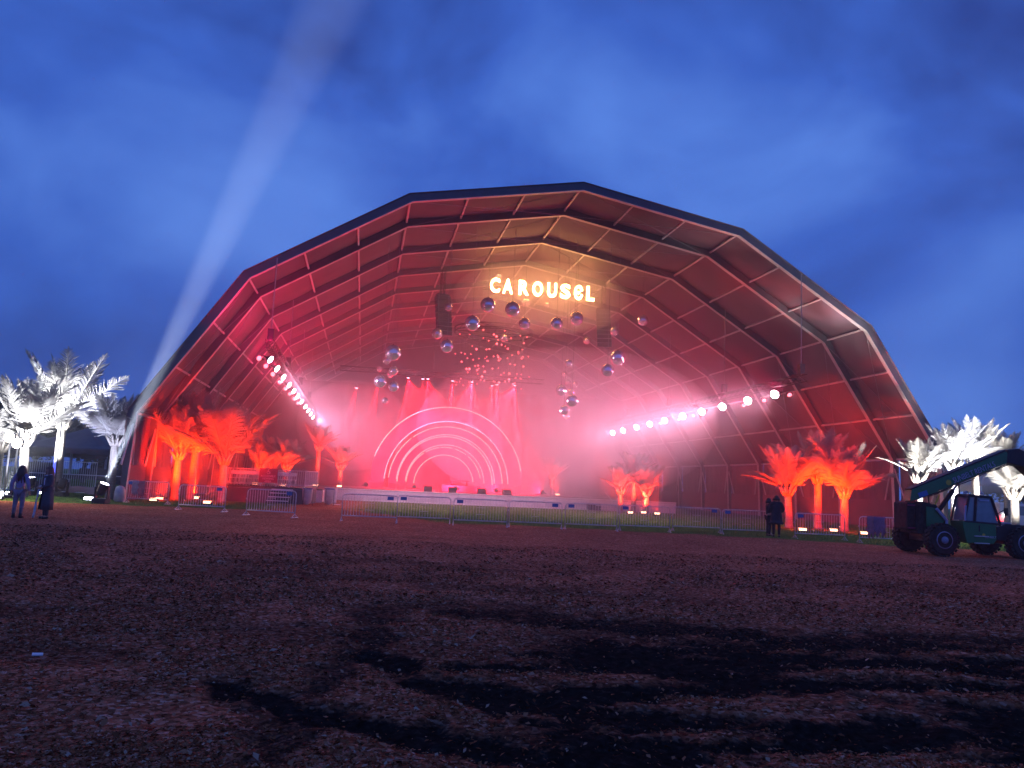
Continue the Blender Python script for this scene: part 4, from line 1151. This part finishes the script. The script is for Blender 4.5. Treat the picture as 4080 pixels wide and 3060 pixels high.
def person(loc, rz, label, H=1.66, arms=None, top=None, coat=None, trousers=None, hair=None, hair_len=.25, shoes=None, sleeve=None, female=True, skirt_z=None, lean=0.0, bare_legs=True, boots=0.0):
    o = empty('person', loc, rz, label, 'person')
    k = H / 1.70
    sh = .165 * k if female else .195 * k
    arms = arms or {}
    def V(x, y, z): return Vector((x + lean * max(0, z - .9), y, z)) * k
    P = {'pelvis': (V(0, 0, .93), .125 * k), 'waist': (V(0, 0, 1.08), .115 * k), 'chest': (V(0, .0, 1.27), .135 * k), 'neckb': (V(0, .005, 1.42), .075 * k), 'neck': (V(0, .0, 1.50), .052 * k), 'head': (V(0, -.015, 1.585), .085 * k), 'crown': (V(0, .0, 1.655), .070 * k)}
    hands = MB()
    E = [('pelvis', 'waist'), ('waist', 'chest'), ('chest', 'neckb'), ('neckb', 'neck'), ('neck', 'head'), ('head', 'crown')]
    for s, n in ((-1, 'l'), (1, 'r')):
        el = arms.get(n, [(s * .24, .02, 1.12), (s * .25, -.05, .90)])
        P['sh' + n] = (V(s * sh / k, .01, 1.39), .058 * k); P['el' + n] = (V(*el[0]), .041 * k); P['wr' + n] = (V(*el[1]), .027 * k)
        P['hip' + n] = (V(s * .085, 0, .86), .095 * k); P['kn' + n] = (V(s * (.09 + .02), -.01, .48), .058 * k); P['an' + n] = (V(s * .11, .02, .09), .036 * k); P['toe' + n] = (V(s * .125, -.13, .035), .034 * k)
        E += [('neckb', 'sh' + n), ('sh' + n, 'el' + n), ('el' + n, 'wr' + n), ('pelvis', 'hip' + n), ('hip' + n, 'kn' + n), ('kn' + n, 'an' + n), ('an' + n, 'toe' + n)]
        a, b_ = P['el' + n][0], P['wr' + n][0]; hand(hands, b_, b_ - a, Vector((0, s * 1.0, 0)) if abs((b_ - a).normalized().y) < .8 else Vector((s, 0, 0)))
    # face: nose, eyes, ears
    hd_ = P['head'][0]
    hands.sphere(hd_ + Vector((0, -.088, -.005)) * k, .017 * k, 8, 6, (.8, 1.2, 1.4))
    for s in (-1, 1):
        hands.sphere(hd_ + Vector((s * .033, -.074, .025)) * k, .012 * k, 8, 6); hands.sphere(hd_ + Vector((s * .083, .005, .0)) * k, .026 * k, 8, 6, (.4, .8, 1.2))
    hands.sphere(hd_ + Vector((0, -.075, -.05)) * k, .018 * k, 8, 6, (1.3, .5, .4))
    names = list(P); idx = {n: i for i, n in enumerate(names)}
    skin_mesh('body', [(tuple(P[n][0]), P[n][1]) for n in names], [(idx[a], idx[b_]) for a, b_ in E], SKIN, o, 2, hands)
    def garment(name, ns, m, grow, extra_pts=(), extra_edges=()):
        ids = {n: i for i, n in enumerate(ns)}
        pts = [(tuple(P[n][0]), P[n][1] + grow * k) for n in ns]
        ed = [(ids[a], ids[b_]) for a, b_ in E if a in ids and b_ in ids]
        return skin_mesh(name, pts, ed, m, o, 2)
    if trousers: garment('trousers', ['pelvis', 'hipl', 'hipr', 'knl', 'knr', 'anl', 'anr'], trousers, .016)
    if top: garment('top', ['pelvis', 'waist', 'chest', 'neckb', 'shl', 'shr', 'ell', 'elr', 'wrl', 'wrr'], top, .017)
    if coat:   # long open coat hanging to skirt_z
        garment('coat_sleeves', ['chest', 'neckb', 'shl', 'shr', 'ell', 'elr', 'wrl', 'wrr'], coat, .030)
        vs = []; fs = []; n = 26; zs = [1.40, 1.25, 1.08, .93, .75, .55, skirt_z]
        rad = [(.17, .12), (.20, .15), (.185, .15), (.215, .17), (.24, .19), (.26, .205), (.28, .22)]
        for z, (rx, ry) in zip(zs, rad):
            for i in range(n):
                a = R(-90 + 24) + (2 * PI - R(48)) * i / (n - 1)
                wv = 1 + .035 * math.sin(i * 2.1 + z * 4) * (1.5 - z)
                c = V(0, 0, z); vs.append((c.x + rx * k * wv * math.cos(a), c.y + ry * k * wv * math.sin(a), c.z))
        for j in range(len(zs) - 1):
            for i in range(n - 1): fs.append((j * n + i, j * n + i + 1, (j + 1) * n + i + 1, (j + 1) * n + i))
        c_ = MB().add(vs, fs).build('coat', coat, o, smooth=True)
        m_ = c_.modifiers.new('thick', 'SOLIDIFY'); m_.thickness = .015
    if boots > 0 and shoes:
        for s in ('l', 'r'):
            a, b_, t = P['kn' + s][0], P['an' + s][0], P['toe' + s][0]
            top_ = b_ + (a - b_) * boots
            MB().path([top_, b_, b_ + Vector((0, 0, -.06)) * k], [.062 * k, .05 * k, .05 * k], 10).path([b_ + Vector((0, .03, -.045)) * k, t + Vector((0, 0, .005))], [.05 * k, .042 * k], 10).build('boot', shoes, o, smooth=True)
    elif shoes:
        for s in ('l', 'r'):
            b_, t = P['an' + s][0], P['toe' + s][0]
            MB().path([b_ + Vector((0, .05, -.045)) * k, b_ + Vector((0, 0, -.035)) * k, t], [.035 * k, .048 * k, .040 * k], 10).build('shoe', shoes, o, smooth=True)
    if hair:
        c = P['head'][0] + Vector((0, .018, .03)) * k
        pts = []; hb = MB()
        hb.sphere(c + Vector((0, .006, .012)) * k, .108 * k, 16, 10, (.95, 1.0, 1.02))
        # drop the cap in front of the face
        hb.v = [(p[0], max(p[1], c.y - .062 * k) if p[2] < c.z + .045 * k else p[1], p[2]) for p in hb.v]
        n = 15
        for i in range(n):
            a = R(-25) + R(230) * i / (n - 1)
            x, y = math.cos(a), math.sin(a)
            p0 = c + Vector((x * .085, y * .085, .01)) * k
            ln = hair_len * (1 + .12 * math.sin(i * 2.3))
            hb.path([p0, p0 + Vector((x * .035, y * .03, -ln * .45)) * k, p0 + Vector((x * .045 + .01 * math.sin(i), y * .045, -ln)) * k], [.034 * k, .034 * k, .012 * k], 7)
        hb.build('hair', hair, o, smooth=True)
    return o
HB = mat('brown_hair', (.07, .03, .02), .5, var=.3, scale=20, stretch=(1, 1, .1)); HBL = mat('reddish_brown_hair', (.16, .06, .035), .5, var=.3, scale=20, stretch=(1, 1, .1))
JW = mat('pale_violet_jacket', (.30, .26, .46), .7, var=.25, scale=6, bump=.3); CT = mat('dark_coat', (.055, .055, .075), .8, var=.2, scale=5, bump=.2); WT = mat('white_top', (.62, .66, .78), .7); JN = mat('dark_trousers', (.05, .045, .06), .8, var=.2); LG = mat('grey_leggings', (.22, .19, .26), .75, var=.2)
BT = mat('black_leather', (.02, .016, .018), .4)
g = gnd(*z1(130, 1490))
pA = person((g.x, g.y, 0), R(185), 'woman seen from behind with long brown hair, pale violet jacket and dark boots', 1.66, {'l': [(-.26, .03, 1.12), (-.27, -.04, .90)], 'r': [(.26, .03, 1.12), (.28, -.02, .89)]}, top=JW, trousers=LG, hair=HB, hair_len=.44, shoes=BT, boots=.62)
g = gnd(*z1(345, 1497))
pB = person((g.x, g.y, 0), R(-42), 'woman in a long dark open coat and white top facing left', 1.67, {'l': [(-.25, -.02, 1.12), (-.10, -.20, 1.06)], 'r': [(.25, .0, 1.12), (.12, -.21, 1.03)]}, top=WT, trousers=JN, coat=CT, skirt_z=.30, hair=HBL, hair_len=.30, shoes=BT)
sc_ = MB(); vs = []; fs = []
for i in range(15):
    q = i / 14; x = -.02 - .20 * q + .03 * math.sin(q * 9); z = 1.05 - 1.02 * q
    for j in range(4): vs.append((x + (j - 1.5) * .032, -.25 - .03 * q - .02 * math.sin(j * 2 + q * 8), z))
for i in range(14):
    for j in range(3): fs.append((4 * i + j, 4 * i + j + 1, 4 * i + j + 5, 4 * i + j + 4))
o = MB().add(vs, fs).build('scarf', WT, smooth=True); o.matrix_world = Matrix.Translation((g.x, g.y, 0)) @ Matrix.Rotation(R(-42), 4, 'Z'); m_ = o.modifiers.new('thick', 'SOLIDIFY'); m_.thickness = .02
tag(o, 'long white scarf trailing from the hands of the woman in the dark coat', 'scarf')
g = gY(3094, 36.3)
BK = mat('black_clothes', (.018, .018, .028), .85, var=.3, scale=5, bump=.2); HD_ = mat('dark_hair', (.02, .014, .012), .5)
person((g.x, g.y, 0), R(170), 'taller figure in black seen from behind at the end of the barrier row', 1.80, {'l': [(-.28, .02, 1.12), (-.22, -.22, 1.06)], 'r': [(.27, .0, 1.12), (.20, -.22, 1.02)]}, top=BK, trousers=BK, coat=BK, skirt_z=.62, hair=HD_, hair_len=.10, shoes=BT, female=False)
g = gY(3064, 36.9)
person((g.x, g.y, 0), R(95), 'shorter figure in black leaning on the last barrier beside the taller one', 1.68, {'l': [(-.22, -.16, 1.18), (-.12, -.36, 1.08)], 'r': [(.22, -.16, 1.18), (.10, -.36, 1.08)]}, top=BK, trousers=BK, hair=HD_, hair_len=.14, shoes=BT, female=False)

# ------------------------------------------------------------------ telehandler
M['green'] = mat('green_paint', (.018, .155, .055), .35, var=.12, scale=3)
M['tyre'] = mat('tyre_rubber', (.022, .019, .017), .9, var=.7, scale=8, bump=.4, bscale=30)
M['rim'] = mat('wheel_rim', (.30, .28, .40), .5, .2, var=.25, scale=6)
M['glass'] = mat('cab_glass', (.20, .24, .28), .12, var=.1, spec=.8)
M['pipe'] = mat('grey_violet_pipe', (.42, .40, .55), .5, var=.15)
M['yellow'] = mat('yellow_paint', (.62, .42, .04), .5)
TH = empty('telehandler', (gY(3746, 28.4).x + 1.40, 29.5, 0), R(4), 'green telehandler with raised lettered boom parked at the right edge', 'telehandler')
WB, TRK, WR = 2.95, 2.0, .54
def wheel(x, y, steer=0.0):
    sd = -1 if y < 0 else 1
    wm = MB(); wd = .40
    prof = [(WR * .58, -wd / 2), (WR * .86, -wd / 2), (WR * .97, -wd * .36), (WR, -wd * .2), (WR, wd * .2), (WR * .97, wd * .36), (WR * .86, wd / 2), (WR * .58, wd / 2)]
    wm.lathe(prof, n=36, axis=Vector((0, 1, 0)))
    for k in range(22):
        a = 2 * PI * k / 22
        for s in (-1, 1):
            wm.box((WR * 1.0 * math.cos(a + s * .07), s * wd * .24, WR * 1.0 * math.sin(a + s * .07)), (.10, wd * .46, .06), rotm(0, -a - PI / 2, 0) @ rotm(0, 0, s * .45))
    t = wm.build('wheel', M['tyre'], TH); t.location = (x, y, WR + .02); t.rotation_euler = (0, 0, steer)
    MB().lathe([(WR * .60, -.02), (WR * .60, .02), (WR * .50, .06), (WR * .46, -.02), (WR * .26, -.04), (WR * .22, .07), (WR * .10, .10)], (0, sd * wd * .40, 0), 24, Vector((0, sd, 0))).build('rim', M['rim'], t)
    return t
for x in (-WB / 2, WB / 2):
    for y in (-TRK / 2, TRK / 2): wheel(x, y, 0)
MB().box((0, 0, .78), (3.6, .72, .36)).box((-WB / 2, 0, .56), (.25, 1.7, .22)).box((WB / 2, 0, .56), (.25, 1.7, .22)).build('chassis', M['black'], TH, bevel=.02)
MB().prism([(-.55, .48), (.42, .48), (.52, .62), (.52, 1.18), (-.72, 1.24), (-.62, .7)], -1.02, -.30).build('body', M['green'], TH, bevel=.02)
# fenders and front nose
MB().prism([(.50, .62), (.62, 1.08), (.95, 1.20), (1.95, 1.16), (2.15, .95), (2.15, .75), (1.9, .8), (1.5, 1.0), (1.1, .9), (.9, .62)], -.95, -.36).build('fender', M['black'], TH, bevel=.02)
MB().tube((.45, -.9, 1.24), (1.15, -.9, 1.22), .025, n=6).build('hand_rail', M['pipe'], TH)
# rear tower, counterweight, guard pipe
MB().prism([(-2.05, .72), (-1.3, .66), (-.95, .9), (-1.0, 1.35), (-1.35, 1.75), (-1.85, 1.85), (-1.95, 1.3)], -.55, .60).build('rear_tower', M['tyre'], TH, bevel=.03)
MB().box((-2.15, .12, 1.32), (.32, .9, .95)).build('counterweight', M['tyre'], TH, bevel=.05)
MB().box((-2.15, -.342, 1.70), (.28, .02, .05)).box((-2.15, -.342, .90), (.28, .02, .05)).build('counterweight_stripe', M['sign_maroon'], TH)
MB().prism([(-1.75, .98), (-1.25, .98), (-1.05, 1.25), (-1.3, 1.62), (-1.75, 1.68)], -.60, -.56).build('side_panel', M['green'], TH)
MB().path([(-1.42, -.66, 1.62), (-1.05, -.66, 1.22), (-1.08, -.66, .90), (-1.62, -.66, .88)], .055, 8).build('guard_pipe', M['pipe'], TH)
# cab
cab = [(-.62, 1.22), (.70, 1.16), (.40, 2.08), (-.42, 2.12)]
MB().prism([(-.50, 2.08), (.46, 2.05), (.42, 2.14), (-.40, 2.18)], -1.0, -.22).build('cab_roof', M['black'], TH, bevel=.02)
cf = MB()
for y in (-.98, -.24):
    for a, b_ in ((cab[0], cab[3]), (cab[1], cab[2]), ((-.24, 1.2), (-.16, 2.1))): cf.tube((a[0], y, a[1]), (b_[0], y, b_[1]), .045, n=6)
cf.tube((-.62, -.98, 1.22), (.70, -.98, 1.16), .05, n=6); cf.build('cab_frame', M['black'], TH)
MB().prism([(-.56, 1.26), (.64, 1.2), (.38, 2.06), (-.40, 2.1)], -.955, -.27).build('cab_glass', M['glass'], TH)
MB().box((0.08, -.66, 1.45), (.4, .42, .12)).box((-.12, -.66, 1.72), (.1, .42, .5)).build('seat', M['black'], TH)
MB().box((.12, -1.0, 1.98), (.34, .02, .05)).build('cab_decal', M['pipe'], TH)
MB().tube((-.62, -1.02, 1.25), (-.58, -1.02, 1.78), .035, n=6).build('exhaust_pipe', M['pipe'], TH)
# boom
b0, b1 = Vector((-2.05, .05, 2.02)), Vector((1.66, .05, 3.62))
d = (b1 - b0); bl = d.length; d.normalize(); an = -math.atan2(d.z, d.x)
BM = Matrix.Translation(b0) @ Matrix.Rotation(an, 4, 'Y')
def bput(mb): mb.v = [tuple(BM @ Vector(p)) for p in mb.v]; return mb
bput(MB().prism([(-.12, -.14), (.25, -.21), (bl, -.20), (bl, .19), (.1, .19)], -.24, .24)).build('boom', M['green'], TH, bevel=.02)
bput(MB().box((bl / 2 + .05, 0, .222), (bl - .1, .40, .06))).build('boom_top', M['black'], TH, bevel=.01)
bput(MB().prism([(.25, -.18), (.60, -.18), (.60, .0), (.25, .02)], -.262, -.245)).build('boom_patch', M['blue_plate'], TH)
m = text_mesh('SUNBELT RENTALS', .26, .006); fit_mesh(m, 1.72, .20); m.transform(Matrix.Rotation(PI / 2, 4, 'X')); m.transform(BM @ Matrix.Translation((2.55, -.25, -.05)))
link('lettering', m, M['pipe'], TH)
bput(MB().lathe([(.10, 0), (.10, .012), (.03, .018)], (1.50, -.24, -.05), 16, Vector((0, -1, 0)))).build('emblem', M['yellow'], TH)
MB().lathe([(.055, 0), (.055, .01)], (.05, -1.021, .78), 14, Vector((0, -1, 0))).build('emblem', M['yellow'], TH)
m = text_mesh('SUNBELT', .10, .003); fit_mesh(m, .42, .075); m.transform(Matrix.Rotation(PI / 2, 4, 'X')); m.transform(Matrix.Translation((.30, -1.024, .72))); link('lettering', m, M['pipe'], TH)
# boom head bending down to the ground carriage
hd2 = MB().prism([(1.55, 3.38), (1.62, 3.86), (2.05, 3.92), (2.35, 3.80), (3.0, 3.12), (3.25, 2.3), (3.05, 2.05), (2.85, 2.35), (2.55, 2.95), (2.15, 3.28)], -.20, .30)
hd2.build('boom_head', M['black'], TH, bevel=.03)
mk = MB()
for x, z in ((2.42, 3.62), (2.56, 3.46), (2.70, 3.28)): mk.box((x, -.212, z), (.13, .012, .06), rotm(0, R(45), 0))
mk.build('head_mark', M['pipe'], TH)
MB().prism([(2.95, 2.3), (3.2, 2.25), (3.3, .9), (3.05, .9)], -.5, .55).build('carriage', M['black'], TH, bevel=.03)
for y in (-.35, .40): MB().box((3.75, y, .86), (1.2, .12, .05)).build('fork', M['black'], TH)
cyl0, cyl1 = Vector((-1.0, .05, 1.42)), Vector((-.02, .05, 2.72))
MB().tube(cyl0, cyl0.lerp(cyl1, .68), .085, n=10).build('lift_cylinder', M['black'], TH)
MB().tube(cyl0.lerp(cyl1, .66), cyl1, .045, n=10).build('cylinder_rod', M['pipe'], TH)
for dy_, dz_ in ((-.30, -.02), (-.28, .06)):
    bput_ = [BM @ Vector((.2 + .36 * k_, dy_ + .03 * math.sin(k_ * 1.1 + dz_ * 20), -.235 + dz_ * .5 + .012 * math.sin(k_ * 1.9))) for k_ in range(11)]
    MB().path([Vector((-1.5, -.40, 1.5 + dz_))] + bput_[1:], .018, 6).build('hydraulic_hose', M['tyre'], TH, smooth=True)
MB().tube((.62, -1.0, 1.55), (.74, -1.22, 1.72), .014, n=5).box((.74, -1.24, 1.62), (.05, .16, .26)).build('wing_mirror', M['black'], TH)
for x_ in (-.3, .3): MB().lathe([(.05, 0), (.07, .06), (.02, .09)], (x_, -.6, 2.19), 10).build('work_lamp', M['pipe'], TH)
MB().box((-.05, -1.04, .50), (.5, .16, .03)).box((-.05, -1.04, .74), (.5, .10, .03)).build('cab_step', M['galv'], TH)
MB().box((-.1, -1.012, 1.0), (.05, .02, .22)).build('door_handle', M['black'], TH)
MB().tube((-1.35, -.45, 1.75), (-1.20, -.5, 2.1), .03, n=6).build('marker_rod', M['yellow'], TH)

# ------------------------------------------------------------------ background left and right
M['marquee'] = mat('marquee_grey', (.30, .29, .31), .75, var=.1, scale=1, bump=.2, bscale=3, transl=.1)
M['canopy'] = mat('canopy_pale', (.62, .64, .70), .7, var=.06, scale=1, transl=.15)
M['body_dark'] = mat('trailer_dark', (.05, .045, .055), .6, var=.3, scale=1.2)
def marquee(loc, rz, w_, d_, he, hr, label, mt=None, name='marquee'):
    o = empty(name, loc, rz, label, 'marquee'); mt = mt or M['marquee']
    vs = [(-w_ / 2, -d_ / 2, he), (w_ / 2, -d_ / 2, he), (w_ / 2, d_ / 2, he), (-w_ / 2, d_ / 2, he), (0, 0, hr)]
    vs2 = []
    n = 8
    fs = []; allv = []
    for i in range(4):
        a, b_ = Vector(vs[i]), Vector(vs[(i + 1) % 4]); top = Vector(vs[4])
        for j in range(n):
            for kk in range(1):
                pass
        base = len(allv)
        for r_i in range(n + 1):
            q = r_i / n
            for c in range(n + 1):
                p = a.lerp(b_, c / n).lerp(top, q); p.z -= .35 * math.sin(PI * q) * .5
                allv.append(p)
        for r_i in range(n):
            for c in range(n): fs.append((base + r_i * (n + 1) + c, base + r_i * (n + 1) + c + 1, base + (r_i + 1) * (n + 1) + c + 1, base + (r_i + 1) * (n + 1) + c))
    ro = MB().add(allv, fs).build('roof', mt, o, smooth=True); mm = ro.modifiers.new('thick', 'SOLIDIFY'); mm.thickness = .02
    va = MB(); allv = []; fs = []
    for i in range(4):
        a, b_ = Vector(vs[i]), Vector(vs[(i + 1) % 4]); m_n = 48; base = len(allv)
        for c in range(m_n + 1):
            p = a.lerp(b_, c / m_n); allv.append(p); allv.append(p - Vector((0, 0, .30 + .07 * abs(math.sin(c * PI / 6)))))
        for c in range(m_n): fs.append((base + 2 * c, base + 2 * c + 2, base + 2 * c + 3, base + 2 * c + 1))
    vv = va.add(allv, fs).build('valance', mt, o); mm = vv.modifiers.new('thick', 'SOLIDIFY'); mm.thickness = .015
    for i in range(4):
        p = Vector(vs[i]) * .985; MB().box((p.x, p.y, he / 2), (.14, .14, he)).build('post', M['galv'], o)
    return o
p = gY(3960, 52); marquee((p.x + .3, 52, 0), .1, 6.2, 5, 3.0, 5.0, 'grey marquee with scalloped edge behind the right hand palms')
p = gY(3172, 88); marquee((p.x, 88, 0), .3, 6.5, 6.5, 2.2, 3.9, 'pale canopy tent glimpsed through the gap in the right tent wall', M['canopy'])
p = gY(2, 52)
# left: low dark marquee and trailer behind the palms
p = gY(330, 62); marquee((p.x, 62, 0), -.1, 9, 7, 2.9, 4.6, 'dark marquee roof between the white palms on the left', M['body_dark'])
p = gY(120, 66); marquee((p.x, 66, 0), .1, 9, 7, 2.7, 4.2, 'second dark marquee further left behind the two women', M['body_dark'])
tl = empty('equipment_trailer', (gY(300, 53).x, 53, 0), .05, 'dark flat equipment trailer behind the tall white palm', 'trailer')
MB().box((0, 0, 1.0), (7, 2.2, .25)).box((-2.2, 0, 1.5), (1.8, 1.8, .7)).box((1.8, .1, 1.35), (2.6, 1.6, .45)).build('bed', M['body_dark'], tl, bevel=.03)
for x in (-2.4, -1.3, 2.3):
    wm = MB().lathe([(.2, -.12), (.42, -.12), (.45, 0), (.42, .12), (.2, .12)], n=20, axis=Vector((0, 1, 0))).build('wheel', M['tyre'], tl); wm.location = (x, -1.05, .45)
MB().box((0, -1.12, 1.16), (6.9, .03, .06)).build('edge_trim', M['galv'], tl)
# fence panels on the left
fp = bpy.data.objects.new('fence_panel', None); COL.objects.link(fp)
f_ = MB().path([(0, 0, .05), (0, 0, 1.95), (2.4, 0, 1.95), (2.4, 0, .05)], .03, 6).tube((0, 0, .15), (2.4, 0, .15), .025, n=6); f_.build('frame', M['galv'], fp)
f_ = MB()
for k in range(1, 18): f_.tube((2.4 * k / 18, 0, .15), (2.4 * k / 18, 0, 1.93), .012, n=5)
f_.build('bars', M['galv'], fp)
for x in (0, 2.4): MB().box((x, 0, .05), (.2, .6, .1)).build('foot', M['black'], fp)
xr = gY(385, 48.5).x
for k in range(4):
    c = fp if k == 0 else dup(fp)
    c.location = (xr - 2.45 * (k + 1), 48.6 + .1 * k, 0); c.rotation_euler = (0, 0, -.03)
    tag(c, 'tall steel fence panel behind the white palms, %s from the right' % ORD[k], 'fence panel', 'fence panels behind the white palms')
# covered heap of gear by the fence
cg = MB(); vs = []; fs = []
for i in range(13):
    for j in range(7):
        x, y = (i - 6) * .28, (j - 3) * .3; e_ = max(0, 1 - (x / 1.75) ** 4) * max(0, 1 - (y / .95) ** 4)
        vs.append((x, y, .02 + .55 * e_ ** .5 + .06 * math.sin(i * 1.7 + j)))
for i in range(12):
    for j in range(6): fs.append((i * 7 + j, (i + 1) * 7 + j, (i + 1) * 7 + j + 1, i * 7 + j + 1))
o = cg.add(vs, fs).build('tarpaulin', M['dark_fabric'], smooth=True); p = gY(312, 46.5); o.location = (p.x, 46.5, 0)
tag(o, 'dark tarpaulin over a low heap of gear before the fence', 'tarpaulin')
# pale bag by the left tent corner
o = MB().lathe([(.18, 0), (.27, .1), (.26, .5), (.2, .75), (.06, .82)], n=14).build('sack', M['bag'], smooth=True); p = gY(484, 41.9); o.location = (p.x, 41.9, 0); tag(o, 'pale sack standing between the dim palm and the first barrier', 'sack')
# van on the far right
vn = empty('parked_van', (gY(4010, 50).x + 1.0, 50, 0), .1, 'white van with lit headlamp half hidden at the far right', 'van')
MB().prism([(-2.3, .45), (2.3, .45), (2.35, 1.1), (1.9, 1.25), (1.4, 2.0), (-2.3, 2.05)], -.95, .95).build('body', M['white_plastic'], vn, bevel=.08)
MB().prism([(1.02, 1.28), (1.72, 1.28), (1.32, 1.92), (1.02, 1.92)], -.965, .965).box((-.2, 0, 1.6), (2.0, 1.94, .55)).build('windows', M['glass'], vn)
for x in (-1.5, 1.55):
    for y in (-.9, .9):
        wm = MB().lathe([(.18, -.11), (.33, -.11), (.35, 0), (.33, .11), (.18, .11)], n=20, axis=Vector((0, 1, 0))).build('wheel', M['tyre'], vn); wm.location = (x, y, .36)
M['tail'] = glow('tail_lamp', (1, .05, .04), 5); M['headl'] = glow('head_lamp', (1, .95, .85), 14)
MB().box((-2.31, -.75, 1.1), (.05, .16, .3)).box((-2.2, -.97, 1.1), (.2, .04, .3)).build('tail_lamp', M['tail'], vn)
MB().sphere((-2.0, -.98, 1.28), .10, 10, 8).build('work_lamp', M['headl'], vn)
# tree line behind on the left
def dark_tree(loc, h, w_, label, seed):
    r = random.Random(seed); o = empty('leafy_tree', loc, 0, label, 'tree', 'dark trees behind the field')
    t = MB().path([(0, 0, 0), (.1, 0, h * .3), (0, .1, h * .55)], [.28, .2, .1], 8)
    for k in range(7):
        a = r.random() * 6.28; t.path([(0, 0, h * (.25 + .04 * k)), (math.cos(a) * w_ * .3, math.sin(a) * w_ * .3, h * (.5 + .04 * k))], [.1, .03], 6)
    t.build('trunk', M['body_dark'], o)
    vs = []; fs = []
    cl = [(r.gauss(0, w_ * .23), r.gauss(0, w_ * .2), h * (.62 + r.gauss(0, .14)), r.uniform(.10, .22) * w_) for _ in range(26)]
    for cx_, cy_, cz_, cr2 in cl:
        for _ in range(170):
            v = Vector((r.gauss(0, 1), r.gauss(0, 1), r.gauss(0, 1))).normalized() * cr2 * r.random() ** .4
            p_ = Vector((cx_, cy_, cz_)) + v; s_ = r.uniform(.12, .24)
            a = Vector((r.gauss(0, 1), r.gauss(0, 1), r.gauss(0, 1))).normalized() * s_; b_ = a.orthogonal().normalized() * s_ * .6
            m0 = len(vs); vs += [p_ - a, p_ + b_, p_ + a, p_ - b_]; fs.append((m0, m0 + 1, m0 + 2, m0 + 3))
    m2 = MB().add(vs, fs).build('crown', M['leaf'], o, fix=False)
M['leaf'] = mat('dark_leaves', (.04, .055, .03), .7, var=.4, scale=2)
for k, (px, Y, h, w_, lab) in enumerate([(-30, 74, 9, 9, 'dark leafy tree at the left edge behind the palms'), (130, 80, 7.5, 9, 'dark leafy tree behind the shorter white palm'), (330, 84, 7.5, 10, 'dark leafy tree between the tall white palm and the tent'), (470, 82, 6.5, 8, 'dark low tree beside the left tent corner'),
    (4110, 80, 5.5, 10, 'dark leafy tree low behind the right edge')]):
    dark_tree((gY(px, Y).x, Y, 0), h, w_, lab, 50 + k)

# small litter catching the light on the field
for k, (px, py, lab) in enumerate([(148, 2621, 'bright scrap of litter alone on the left of the dark field'), (1340, 2012, 'pale flat scrap lying before the stage wing')]):
    p = gnd(px, py); o = MB().box((0, 0, .012), (.09 if k == 0 else .5, .06 if k == 0 else .3, .012), rotm(.1, .05, .5)).build('paper_scrap', M['white_plastic']); o.location = (p.x, p.y, .02); tag(o, lab, 'litter')

# ------------------------------------------------------------------ smoke in the tent, thin haze over the field
def vol(name, col, dens, anis):
    m = bpy.data.materials.new(name); m.use_nodes = True; nt = m.node_tree; nt.nodes.clear()
    out = nt.nodes.new('ShaderNodeOutputMaterial'); v = nt.nodes.new('ShaderNodeVolumePrincipled')
    v.inputs['Color'].default_value = col + (1,); v.inputs['Density'].default_value = dens; v.inputs['Anisotropy'].default_value = anis
    nt.links.new(v.outputs['Volume'], out.inputs['Volume']); return m
sp_ = MB(); pr = prof_pts(.10, True); pr = [(u, max(z, .03)) for u, z in pr]
sp_.prism(pr, 2.2, SF[-1] + .2)
smoke = sp_.build('smoke', vol('stage_smoke', (.95, .84, .95), .0090, .25)); smoke.matrix_world = Matrix.Translation((X0, Y0, 0)) @ ROTT
tag(smoke, 'stage smoke filling the tent and catching the lamps', 'smoke', kind='stuff')
def plume(c, r, dens, lab):
    m = MB().sphere((0, 0, 0), 1, 28, 18, r); o = m.build('smoke', vol('smoke_plume', (.97, .86, .96), dens, .1)); o.matrix_world = Matrix.Translation(T(*c)) @ ROTT
    tag(o, lab, 'smoke', kind='stuff')
plume((5.0, 28, 6.9), (12.5, 22, 6.8), .028, 'thick smoke drifting from the right truss lamps')
b_ = gY(413, 39.0); d_ = Vector((.325, .03, .94)).normalized()
m_ = MB().sphere((0, 0, 0), 1, 20, 24, (4.0, 4.0, 20.0)); o = m_.build('smoke', vol('added_beam_smoke', (.95, .97, 1), .0022, .1)); o.matrix_world = Matrix.Translation(b_ + Vector((0, 0, .9)) + d_ * 15) @ d_.to_track_quat('Z', 'Y').to_matrix().to_4x4(); tag(o, 'smoke added along the searchlight beam beside the tent to brighten it', 'smoke', kind='stuff')  # extra smoke added so the beam shows brighter near its foot
plume((1.0, 16.6, 16.2), (7.0, 5.0, 2.7), .07, 'smoke added around the lit sign to spread its glow')  # denser smoke added to widen the halo of the letters
plume((-13.0, 38, 6.8), (5.5, 13, 4.4), .022, 'thick smoke by the far end of the left truss')
hb_ = MB().box((0, 150, 34), (720, 440, 72)).build('haze', vol('thin_haze', (.93, .95, 1.0), .0009, .2))
tag(hb_, 'thin night haze over the whole field', 'haze', kind='stuff')

# ------------------------------------------------------------------ render settings
scene.view_settings.view_transform = 'Standard'; scene.view_settings.look = 'None'; scene.view_settings.gamma = 1; scene.view_settings.exposure = 0.2
cy = scene.cycles
cy.use_denoising = True
try: cy.denoiser = 'OPENIMAGEDENOISE'
except Exception: pass
cy.use_light_tree = True; cy.max_bounces = 4; cy.diffuse_bounces = 2; cy.glossy_bounces = 2; cy.transmission_bounces = 2; cy.transparent_max_bounces = 6; cy.volume_bounces = 1
cy.sample_clamp_indirect = 4; cy.caustics_reflective = False; cy.caustics_refractive = False
